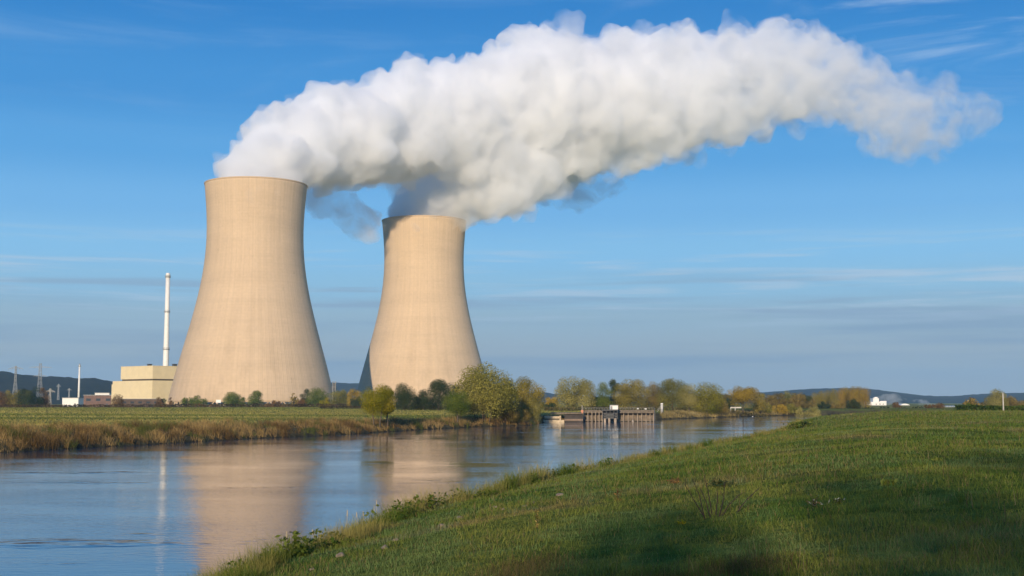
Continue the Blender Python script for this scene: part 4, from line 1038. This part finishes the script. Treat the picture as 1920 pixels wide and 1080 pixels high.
tag(reeds, kind='stuff')
# yellow shore grass by the bend, beyond the landing stage
n = 5000
tuft = along(far, n, 0.2, 9.0, rng, 345, 700, -1)
b = np.repeat(tuft, 6, 0) + rng.normal(size=(n * 6, 2)) * 0.3
px_ = b[:, 0] / b[:, 1] * FPX + 960; okk = (px_ > 1236) & (px_ < 1478); b = b[okk]
z, s2, ns2 = land(b); b = b[(s2 > 0.1) & ~ns2]; z = z[(s2 > 0.1) & ~ns2]; m_ = len(b)
h = rng.uniform(0.3, 1.0, m_); w = rng.uniform(0.06, 0.13, m_)
tint = mixc((0.22, 0.165, 0.06), (0.46, 0.35, 0.14), (fbm(b[:, 0] / 8, b[:, 1] / 8, 97) - 0.3) * 2.5) * rng.uniform(0.7, 1.25, (m_, 1))
shore = blades('shore_grass', np.stack([b[:, 0], b[:, 1], z - 0.02], 1), h, w, rng.uniform(0.1, 0.6, m_), tint, rng)
tag(shore, kind='stuff')

# stones on the near bank
M_stone = plain('pale_stone', (0.22, 0.165, 0.115), 0.9, nscale=5.0, namount=0.35)
def stone(px, py, wpx, label, seed, flat=0.6):
    p = at_height(px, py, 1.0)
    for _ in range(8):
        p = at_height(px, py, max(ground_z(p.x, p.y), 0) + 0.08)
    r = wpx * 0.85 * p.y / FPX / 2
    bm = bmesh.new(); bmesh.ops.create_icosphere(bm, subdivisions=3, radius=1.0); rr = random.Random(seed)
    cuts = [(Vector((rr.gauss(0, 1), rr.gauss(0, 1), rr.gauss(0, 1))).normalized(), rr.uniform(0.62, 0.88)) for _ in range(9)]
    for v in bm.verts:
        for dirn, k in cuts:
            ov = v.co.dot(dirn) - k
            if ov > 0: v.co -= dirn * ov
        v.co = Vector((v.co.x * r, v.co.y * r * 0.8, v.co.z * r * flat))
    me = bpy.data.meshes.new('stone'); bm.to_mesh(me); bm.free(); me.materials.append(M_stone)
    o = bpy.data.objects.new('stone', me); col.objects.link(o)
    o.location = (p.x, p.y, max(ground_z(p.x, p.y), 0.02) + r * flat * 0.12); o.rotation_euler.z = rr.random() * 6
    tag(o, label, 'stone', 'stones on the near bank')
for i, (px, py, w, lb) in enumerate([
        (640, 1037, 26, 'large pale stone lowest on the near bank, half sunk in grass'),
        (667, 1016, 12, 'small grey stone just above the large pale stone on the near bank'),
        (722, 1022, 24, 'flat brownish stone in the grass up the bank from the large pale stone'),
        (742, 1008, 18, 'grey stone in the grass beside the flat brownish stone'),
        (585, 1062, 14, 'low grey stone near the bottom end of the bank'),
        (862, 968, 20, 'long brown stone under the leafy weeds of the bank'),
        (828, 982, 18, 'dull stone between two weed clumps on the bank'),
        (928, 947, 12, 'small pale stone, lowest of the little trio in mid bank'),
        (944, 951, 12, 'small flat stone, middle of the little trio in mid bank'),
        (983, 945, 15, 'pale flat stone, right of the little trio in mid bank'),
        (1000, 938.5, 12, 'whitish stone just above the pale flat one in mid bank'),
        (1050, 925, 20, 'biggest orange tinged stone on the middle of the bank'),
        (1466, 813, 10, 'pale stone at the water where the river bends away')]):
    stone(px, py, w, lb, 300 + i)

# dead stems scattered through the pasture
m_ = 1500
dd_ = 11 * np.power(70 / 11, rng.random(m_)); aa_ = rng.uniform(R(-12), R(24), m_); xx_, yy_ = dd_ * np.sin(aa_), dd_ * np.cos(aa_)
keep = fbm(xx_ / 4, yy_ / 4, 121) > 0.52
xx_, yy_, dd_ = xx_[keep], yy_[keep], dd_[keep]; zz_, sx_, nx_ = land(np.stack([xx_, yy_], 1)); keep = nx_ & (sx_ > 2)
xx_, yy_, zz_, dd_ = xx_[keep], yy_[keep], zz_[keep], dd_[keep]; m_ = len(xx_)
tint = np.array([(0.16, 0.10, 0.05), (0.30, 0.22, 0.11), (0.09, 0.06, 0.03)])[rng.integers(0, 3, m_)] * rng.uniform(0.7, 1.2, (m_, 1))
tag(blades('dead_stems', np.stack([xx_, yy_, zz_ - 0.02], 1), rng.uniform(0.15, 0.42, m_), 0.007 * (dd_ / 14) ** 0.6 * rng.uniform(0.7, 1.4, m_), rng.uniform(0.05, 0.5, m_), tint, rng), kind='stuff')

# single plants on the meadow
M_twig = plain('bare_twigs', (0.035, 0.022, 0.015), 0.9)
def ground_point(px, py):
    p = at_height(px, py, 3.0)
    for _ in range(10): p = at_height(px, py, ground_z(p.x, p.y))
    return Vector((p.x, p.y, ground_z(p.x, p.y)))
g0 = ground_point(1340, 968)
shrub = empty('bare_shrub', g0)
tag(shrub, 'bare brown twigs of a small shrub spreading from the meadow grass', 'shrub')
rnd = random.Random(8)
for (bx, by, tx, ty, mx_) in [(1325, 971, 1281, 904, -2), (1322, 962, 1299, 900, 2), (1336, 960, 1319, 886, 1), (1347, 966, 1359, 902, 5), (1374, 967, 1428, 911, -3), (1333, 963, 1312, 915, 1), (1341, 962, 1346, 918, 2), (1352, 965, 1388, 925, -2)]:
    Y = g0.y + rnd.uniform(-0.25, 0.25)
    a = at_depth(bx, by, Y); t = at_depth(tx, ty, Y); mid = a.lerp(t, 0.5) + Vector((mx_ * 0.01, 0.02, 0))
    a.z = min(a.z, ground_z(a.x, a.y)) - 0.05
    pts = [p - g0 for p in (a, a.lerp(mid, 0.5), mid, mid.lerp(t, 0.5), t)]
    mb = MB().tube(pts, [0.014, 0.013, 0.010, 0.008, 0.005], 5)
    for q in range(4):
        st = pts[2].lerp(pts[4], rnd.random() * 0.8); dr = (pts[4] - pts[2]).normalized() + Vector((rnd.gauss(0, .5), rnd.gauss(0, .5), rnd.gauss(0, .3)))
        mb.tube([st, st + dr * rnd.uniform(0.05, 0.16)], [0.006, 0.003], 4)
    mb.build('twig', M_twig, shrub)
def weed(name, label, cat, px, py, hpx, wpx, palette, seed, n=60, leaf=0.05, stalk=None, group=None):
    rng = np.random.default_rng(seed)
    g = ground_point(px, py); h = hpx * g.y / FPX; wd = wpx * g.y / FPX
    root = empty(name, g); tag(root, label, cat, group)
    q = n; pal = np.array(palette)
    c = np.stack([rng.normal(size=q) * wd * 0.28, rng.normal(size=q) * wd * 0.2, rng.random(q) ** 1.3 * h], 1)
    u = rng.normal(size=(q, 3)); u[:, 2] = np.abs(u[:, 2]) * 0.7; u /= np.linalg.norm(u, axis=1)[:, None]
    v = np.cross(u, rng.normal(size=(q, 3))); v /= np.linalg.norm(v, axis=1)[:, None]
    s = leaf * rng.uniform(0.6, 1.5, (q, 1))
    V = np.stack([c - u * s, c + v * s * 0.4, c + u * s, c - v * s * 0.4], 1).reshape(-1, 3)
    colr = pal[rng.integers(0, len(pal), q)] * rng.uniform(0.7, 1.3, (q, 1))
    bulk_mesh('leaves', V, np.arange(4 * q).reshape(q, 4), M_leaf, np.repeat(colr, 4, 0), root)
    mb = MB(); rr = random.Random(seed)
    for k in range(stalk or 5):
        t = Vector((rr.gauss(0, 0.25) * wd, rr.gauss(0, 0.2) * wd, h * rr.uniform(0.7, 1.05)))
        mb.tube([Vector((t.x * 0.2, t.y * 0.2, -0.05)), t * 0.55, t], [0.006, 0.004, 0.002], 4)
    mb.build('stem', M_twig, root)
weed('dock_plant', 'dark green dock plant low at the bend of the near bank', 'plant', 1506, 803, 12, 44, DARK + GREEN, 400, 420, 0.22)
weed('dock_plant', 'small upright green plant standing above the low dock at the bend', 'plant', 1521, 797, 12, 10, GREEN, 401, 120, 0.16)
weed('weed', 'dry red brown weed on the slope left of the bare shrub', 'weed', 1266, 906, 10, 20, RUST, 402, 60, 0.05)
weed('weed', 'dark leafy weed behind the bare shrub', 'weed', 1352, 914, 12, 40, DARK, 403, 150, 0.07)
weed('weed', 'thin dark dead stalk in the middle of the slope', 'weed', 1007, 990, 34, 10, BROWN, 404, 24, 0.05, stalk=3)
weed('weed', 'slender brown stalk just left of the dry tall grass patch', 'weed', 1158, 940, 24, 12, RUST, 405, 30, 0.05, stalk=3)
weed('weed', 'faded thistle with pale seed heads right of the bare shrub', 'weed', 1527, 950, 22, 20, [(0.55, 0.5, 0.36), (0.2, 0.14, 0.06), (0.2, 0.14, 0.06), (0.1, 0.1, 0.04)], 406, 46, 0.035)
weed('weed', 'pale leaved low weed farther right beside the faded thistle', 'weed', 1572, 944, 9, 22, [(0.5, 0.48, 0.34), (0.07, 0.09, 0.025), (0.07, 0.09, 0.025)], 407, 60, 0.04)
weed('weed', 'bright yellow green leaf rosette left of the bare shrub foot', 'weed', 1277, 983, 5, 16, LIME, 408, 30, 0.05)
weed('weed', 'yellowish rosette high on the right of the meadow', 'weed', 1761, 867, 6, 24, GREEN[1:], 409, 70, 0.08)
weed('weed', 'round yellow green rosette in the right part of the meadow', 'weed', 1668, 910, 9, 20, GREEN[1:], 410, 80, 0.07)
# long brown grass patches near the camera
rng = np.random.default_rng(17)
def dry_patch(px, py, wpx, dpx, n, hgt, seed, pal):
    rng = np.random.default_rng(seed)
    qx = px + rng.normal(size=n) * wpx * 0.4; qy = py + rng.normal(size=n) * dpx * 0.4
    P_ = np.array([tuple(at_height(a, b, 2.9)[:2]) for a, b in zip(qx, qy)]); P_ = P_[(P_[:, 1] > 8) & (P_[:, 1] < 60)]
    z = land(P_)[0]; m = len(P_)
    pal = np.array(pal); t = pal[rng.integers(0, len(pal), m)] * rng.uniform(0.6, 1.3, (m, 1))
    o = blades('dry_grass', np.column_stack([P_, z - 0.02]), hgt * rng.uniform(0.4, 1.2, m), 0.0045 * rng.uniform(0.7, 1.6, m), rng.uniform(0.1, 0.7, m), t, rng)
    return tag(o, kind='stuff')
dry_patch(1235, 1066, 110, 46, 4200, 0.30, 31, [(0.09, 0.07, 0.028), (0.13, 0.09, 0.032), (0.07, 0.075, 0.02), (0.17, 0.12, 0.045)])
dry_patch(980, 975, 120, 20, 1800, 0.26, 32, [(0.13, 0.10, 0.045), (0.18, 0.13, 0.05), (0.08, 0.08, 0.025)])
dry_patch(1400, 1020, 120, 26, 1500, 0.24, 33, [(0.12, 0.09, 0.04), (0.18, 0.12, 0.05), (0.07, 0.08, 0.02)])
# pale dry stalks standing up from the near waterline
stalks = [(535, 1062, 38), (590, 1042, 34), (648, 1003, 44), (672, 992, 34), (684, 990, 32), (706, 985, 44), (700, 985, 36), (975, 908, 34), (1010, 914, 26), (1060, 897, 20), (1152, 880, 22), (1068, 897, 18), (938, 925, 18), (900, 936, 20)]
for i, (px, py, hp) in enumerate(stalks):
    Y = at_height(px, py, 0.35).y; p = at_depth(px, py, Y); z = max(ground_z(p.x, Y), 0); L_ = hp * Y / FPX; rr = random.Random(i)
    t = Vector((rr.uniform(-0.12, 0.06), 0, 1)) * (L_ + 0.3)
    o = MB().tube([(0, 0, -0.1), t * 0.5 + Vector((0.01, 0, 0)), t], [0.012, 0.010, 0.006], 5).tube([t * 0.82, t * 1.0], [0.022, 0.012], 5).build('dry_stalk', plain('straw', (0.42, 0.33, 0.2), 0.9) if i == 0 else bpy.data.materials['straw'])
    o.location = (p.x, Y, z); tag(o, 'single pale dry stalk rising from the grass of the near bank against the water', 'stalk', 'dry stalks on the near bank')
# ------------------------------------------------------------------ airy trees behind the photographer: they shade the foreground
def backdrop_tree(x, y, h, w, seed, label):
    rng = np.random.default_rng(seed); gz = ground_z(x, y); root = empty('tree', (x, y, gz)); tag(root, label, 'tree', 'trees behind the photographer')
    n = 7000; t = 1 - np.sqrt(rng.random(n)); a = rng.random(n) * 6.283; r = w * 0.5 * np.sqrt(rng.random(n)) * (1 - 0.55 * t)
    c = np.stack([np.cos(a) * r, np.sin(a) * r, h * (0.3 + 0.7 * t)], 1)
    u = rng.normal(size=(n, 3)); u /= np.linalg.norm(u, axis=1)[:, None]; v = np.cross(u, rng.normal(size=(n, 3))); v /= np.linalg.norm(v, axis=1)[:, None]
    s = rng.uniform(0.10, 0.26, (n, 1)); q = np.stack([c - u * s, c + v * s * .6, c + u * s, c - v * s * .6], 1).reshape(-1, 3)
    bulk_mesh('crown', q, np.arange(4 * n).reshape(n, 4), M_leaf, np.repeat(np.array(OLIVE)[rng.integers(0, 3, n)], 4, 0), root)
    MB().tube([(0, 0, -.2), (0, .1, h * .4), (0.1, 0, h * .8)], [.28, .2, .05], 8).build('trunk', M_bark, root, True)
for i, (x, y, h, w) in enumerate(((-9.5, -58, 18.5, 7), (-5, -61, 20.5, 8), (0.5, -58, 22, 8), (6, -62, 23, 9), (12, -60, 23, 9))):
    backdrop_tree(x, y, h, w, 500 + i, 'leafy tree behind the camera shading the near meadow')
def steam_material(name, density, scale, lo, hi, fade=None, step=0.1, color=(1, 1, 1), detail=3.0):
    m, nt, out = new_mat(name)
    N, L = nt.nodes, nt.links
    tc = N.new('ShaderNodeTexCoord')
    noise = N.new('ShaderNodeTexNoise'); noise.inputs['Scale'].default_value = scale
    noise.inputs['Detail'].default_value = detail; noise.inputs['Roughness'].default_value = 0.6
    noise.inputs['Distortion'].default_value = 0.4
    L.new(tc.outputs['Object'], noise.inputs['Vector'])
    sep = N.new('ShaderNodeSeparateXYZ'); L.new(tc.outputs['Object'], sep.inputs[0])
    # thins out downwind: the threshold of the noise rises with x
    thr = N.new('ShaderNodeMapRange'); thr.inputs[1].default_value = fade[0]; thr.inputs[2].default_value = fade[1]
    thr.inputs[3].default_value = lo; thr.inputs[4].default_value = hi
    L.new(sep.outputs[0], thr.inputs[0])
    sub = N.new('ShaderNodeMath'); sub.operation = 'SUBTRACT'
    L.new(noise.outputs[0], sub.inputs[0]); L.new(thr.outputs[0], sub.inputs[1])
    ramp = N.new('ShaderNodeMapRange'); ramp.inputs[1].default_value = 0.0; ramp.inputs[2].default_value = 0.25
    ramp.inputs[3].default_value = 0.0; ramp.inputs[4].default_value = density
    L.new(sub.outputs[0], ramp.inputs[0])
    thin = N.new('ShaderNodeMapRange'); thin.inputs[1].default_value = fade[0]; thin.inputs[2].default_value = fade[1]
    thin.inputs[3].default_value = 1.0; thin.inputs[4].default_value = fade[2]
    L.new(sep.outputs[0], thin.inputs[0])
    mul = N.new('ShaderNodeMath'); mul.operation = 'MULTIPLY'
    L.new(ramp.outputs[0], mul.inputs[0]); L.new(thin.outputs[0], mul.inputs[1])
    vol = N.new('ShaderNodeVolumeScatter'); vol.inputs['Color'].default_value = (*color, 1)
    vol.inputs['Anisotropy'].default_value = 0.0
    L.new(mul.outputs[0], vol.inputs['Density'])
    L.new(vol.outputs[0], out.inputs['Volume'])
    m.cycles.volume_step_rate = step
    return m

def steam(name, spine, Y, mat, seed, voxel=2.2, bumps=(10, 22), hug=1.0, grow=1.0, disp=1.0, parent=None, extra=()):
    """One body of steam: round billows packed along a line of centres (pixel x, y, radius -> metres at depth Y), fused."""
    rnd = random.Random(seed)
    C = []
    pts = []
    for (px, py, pr, *dy) in spine:
        d = Y + (dy[0] if dy else 0)
        p = at_depth(px, py, d); pts.append((p, pr * d / FPX * grow))
    balls = []
    for i in range(len(pts) - 1):
        (a, ra), (b, rb) = pts[i], pts[i + 1]
        n = max(1, int((b - a).length / (0.35 * min(ra, rb))))
        for k in range(n):
            t = k / n
            balls.append((a.lerp(b, t), ra + (rb - ra) * t))
    balls.append(pts[-1])
    for (px, py, pr, dy) in extra: balls.append((at_depth(px, py, Y + dy), pr * (Y + dy) / FPX * grow))
    core = [(c, r * 0.86) for c, r in balls]
    allb = list(core)
    for c, r in balls:
        for _ in range(bumps[0]):
            d = Vector((rnd.gauss(0, 1), rnd.gauss(0, 1), rnd.gauss(0, 1))).normalized()
            rr = r * (0.09 + 0.27 * rnd.random() ** 2)
            q = c + d * (r * hug - rr * rnd.uniform(0.5, 1.0))
            allb.append((q, rr))
            for _ in range(bumps[1] // bumps[0] + 1):
                e = (d + Vector((rnd.gauss(0, 1), rnd.gauss(0, 1), rnd.gauss(0, 1))) * 0.6).normalized()
                r3 = rr * rnd.uniform(0.25, 0.5)
                allb.append((q + e * (rr - 0.3 * r3), r3))
    # template sphere
    bm = bmesh.new(); bmesh.ops.create_icosphere(bm, subdivisions=2, radius=1.0)
    tv = np.array([v.co[:] for v in bm.verts]); tf = np.array([[v.index for v in f.verts] for f in bm.faces]); bm.free()
    V = np.concatenate([tv * r + np.array(c) for c, r in allb]); F = np.concatenate([tf + i * len(tv) for i in range(len(allb))])
    me = bpy.data.meshes.new(name); me.from_pydata(V.tolist(), [], F.tolist()); me.update()
    tmp = bpy.data.objects.new(name + '_tmp', me); col.objects.link(tmp)
    rm = tmp.modifiers.new('r', 'REMESH'); rm.mode = 'VOXEL'; rm.voxel_size = voxel
    for (kind, sc, st) in (('CLOUDS', 18.0, 12.0), ('CLOUDS', 6.0, 6.0), ('CLOUDS', 2.6, 2.2)):
        tx = bpy.data.textures.new(name + kind + str(sc), kind); tx.noise_scale = sc; tx.noise_depth = 2
        dm = tmp.modifiers.new('d', 'DISPLACE'); dm.texture = tx; dm.strength = st * disp; dm.texture_coords = 'GLOBAL'; dm.mid_level = 0.5
    r2 = tmp.modifiers.new('r2', 'REMESH'); r2.mode = 'VOXEL'; r2.voxel_size = voxel      # heals the folds of the displacement
    dg = bpy.context.evaluated_depsgraph_get()
    me2 = bpy.data.meshes.new_from_object(tmp.evaluated_get(dg))
    bpy.data.objects.remove(tmp)
    bm = bmesh.new(); bm.from_mesh(me2); bm.verts.ensure_lookup_table()      # keep the one connected body
    seen = np.zeros(len(bm.verts), np.int32); sizes = [0]
    for v0 in bm.verts:
        if seen[v0.index]: continue
        lab = len(sizes); stack = [v0]; seen[v0.index] = lab; cnt = 0
        while stack:
            v = stack.pop(); cnt += 1
            for e in v.link_edges:
                w_ = e.other_vert(v)
                if not seen[w_.index]: seen[w_.index] = lab; stack.append(w_)
        sizes.append(cnt)
    big = int(np.argmax(sizes))
    bmesh.ops.delete(bm, geom=[v for v in bm.verts if seen[v.index] != big], context='VERTS')
    bm.to_mesh(me2); bm.free()
    me2.name = name
    me2.materials.clear(); me2.materials.append(mat)
    o = bpy.data.objects.new(name, me2); col.objects.link(o); o.parent = parent
    print(name, len(allb), 'balls', len(me2.polygons), 'faces')
    return o
# ------------------------------------------------------------------ steam: a torn translucent veil round a dense billowing core
M_core = steam_material('steam_dense', 0.14, 0.050, 0.27, 0.475, fade=(-150, 430, 0.20), step=0.08)
M_veil = steam_material('steam_veil', 0.042, 0.032, 0.36, 0.43, fade=(40, 420, 0.45), step=0.08, detail=2.5)
def drift(spine, knots):                     # the wind carries the steam away from the camera as well as to the right
    xs, ds = zip(*knots)
    return [(x, y, r, float(np.interp(x, xs, ds))) for x, y, r in spine]
S1 = drift([(481, 350, 88), (492, 325, 88), (525, 297, 92), (575, 270, 98), (640, 258, 108), (710, 251, 116), (780, 236, 121), (870, 218, 122), (960, 196, 130), (1050, 186, 144), (1150, 188, 142), (1250, 182, 136), (1350, 163, 122), (1450, 145, 112), (1530, 142, 94), (1600, 165, 82), (1660, 205, 86), (1720, 228, 80), (1790, 220, 56), (1850, 208, 36)],
           [(490, 0), (560, 25), (750, 95), (1000, 175), (1400, 265), (1840, 330)])
X1 = [(775, 138, 44, 105), (1012, 88, 50, 178), (1070, 95, 44, 190), (1190, 92, 46, 220), (1455, 70, 52, 280), (1520, 80, 50, 290), (1590, 105, 36, 300), (1655, 150, 34, 310), (1770, 165, 34, 325), (1645, 262, 46, 300), (1690, 275, 40, 310), (1215, 285, 40, 220), (1100, 300, 44, 190)]
o = steam('steam_plume', S1, D1, M_veil, 11, extra=X1, voxel=2.2, bumps=(12, 30), grow=1.03, disp=1.5)
tag(o, 'long white steam plume drifting right from the large left cooling tower', 'steam plume', 'steam plumes')
steam('core', S1, D1, M_core, 1, extra=X1, voxel=1.8, bumps=(14, 40), grow=0.97, parent=o)
S2 = drift([(796, 415, 72), (792, 398, 77), (812, 376, 80), (845, 358, 76), (890, 350, 76), (940, 340, 80), (985, 322, 78), (1030, 296, 74), (1080, 280, 66)],
           [(796, 0), (850, -14), (940, -22), (1020, 0), (1080, 60)])
o = steam('steam_plume', S2, D2, M_veil, 12, voxel=2.2, bumps=(12, 30), grow=1.03, disp=1.5)
tag(o, 'shorter steam plume rising from the right cooling tower, half shaded by the longer one', 'steam plume', 'steam plumes')
steam('core', S2, D2, M_core, 2, voxel=1.8, bumps=(14, 40), grow=0.97, parent=o)
M_wisp = steam_material('steam_thin', 0.065, 0.045, 0.36, 0.42, fade=(-130, 200, 0.8), step=0.3)
for pts, Y, lb in (([(582, 368, 34), (608, 382, 36), (640, 384, 34), (664, 398, 36), (684, 418, 38), (692, 436, 26)], 985, 'thin grey wisp of steam hanging in the gap between the two tower tops'),
                   ([(1010, 362, 26), (1050, 368, 34), (1085, 368, 34), (1120, 358, 30), (1150, 345, 24)], 1180, 'thin grey wisp of steam below the merged plumes, right of the small tower')):
    o = steam('steam_wisp', pts, Y, M_wisp, 5, voxel=1.5, bumps=(6, 12))
    tag(o, lb, 'steam wisp')
M_wisp2 = steam_material('factory_steam', 0.10, 0.07, 0.43, 0.48, fade=(560, 700, 0.5), step=0.3)
o = steam('steam_wisp', [(1632, 761, 6), (1645, 754, 9), (1660, 749, 11), (1678, 748, 12), (1695, 752, 11), (1715, 754, 11), (1735, 757, 10), (1756, 761, 7)], 1500, M_wisp2, 6, voxel=1.5, bumps=(8, 12))
tag(o, 'streaks of white steam drifting right behind the white factory', 'steam wisp')
# ------------------------------------------------------------------ haze
def haze_box(density, color=(0.47, 0.75, 1.0)):
    m, nt, out = new_mat('haze_air')
    v = nt.nodes.new('ShaderNodeVolumePrincipled'); v.inputs['Color'].default_value = (*color, 1); v.inputs['Density'].default_value = density; v.inputs['Anisotropy'].default_value = 0.0
    nt.links.new(v.outputs[0], out.inputs['Volume'])
    z0, z1, e = -4.0, 380.0, 15000
    o = mesh_object('haze', [(-e, -e, z0), (e, -e, z0), (e, e, z0), (-e, e, z0), (-e, -e, z1), (e, -e, z1), (e, e, z1), (-e, e, z1)], [(3, 2, 1, 0), (4, 5, 6, 7), (0, 1, 5, 4), (1, 2, 6, 5), (2, 3, 7, 6), (3, 0, 4, 7)], m)
    return tag(o, kind='stuff')
haze_box(8.5e-5)
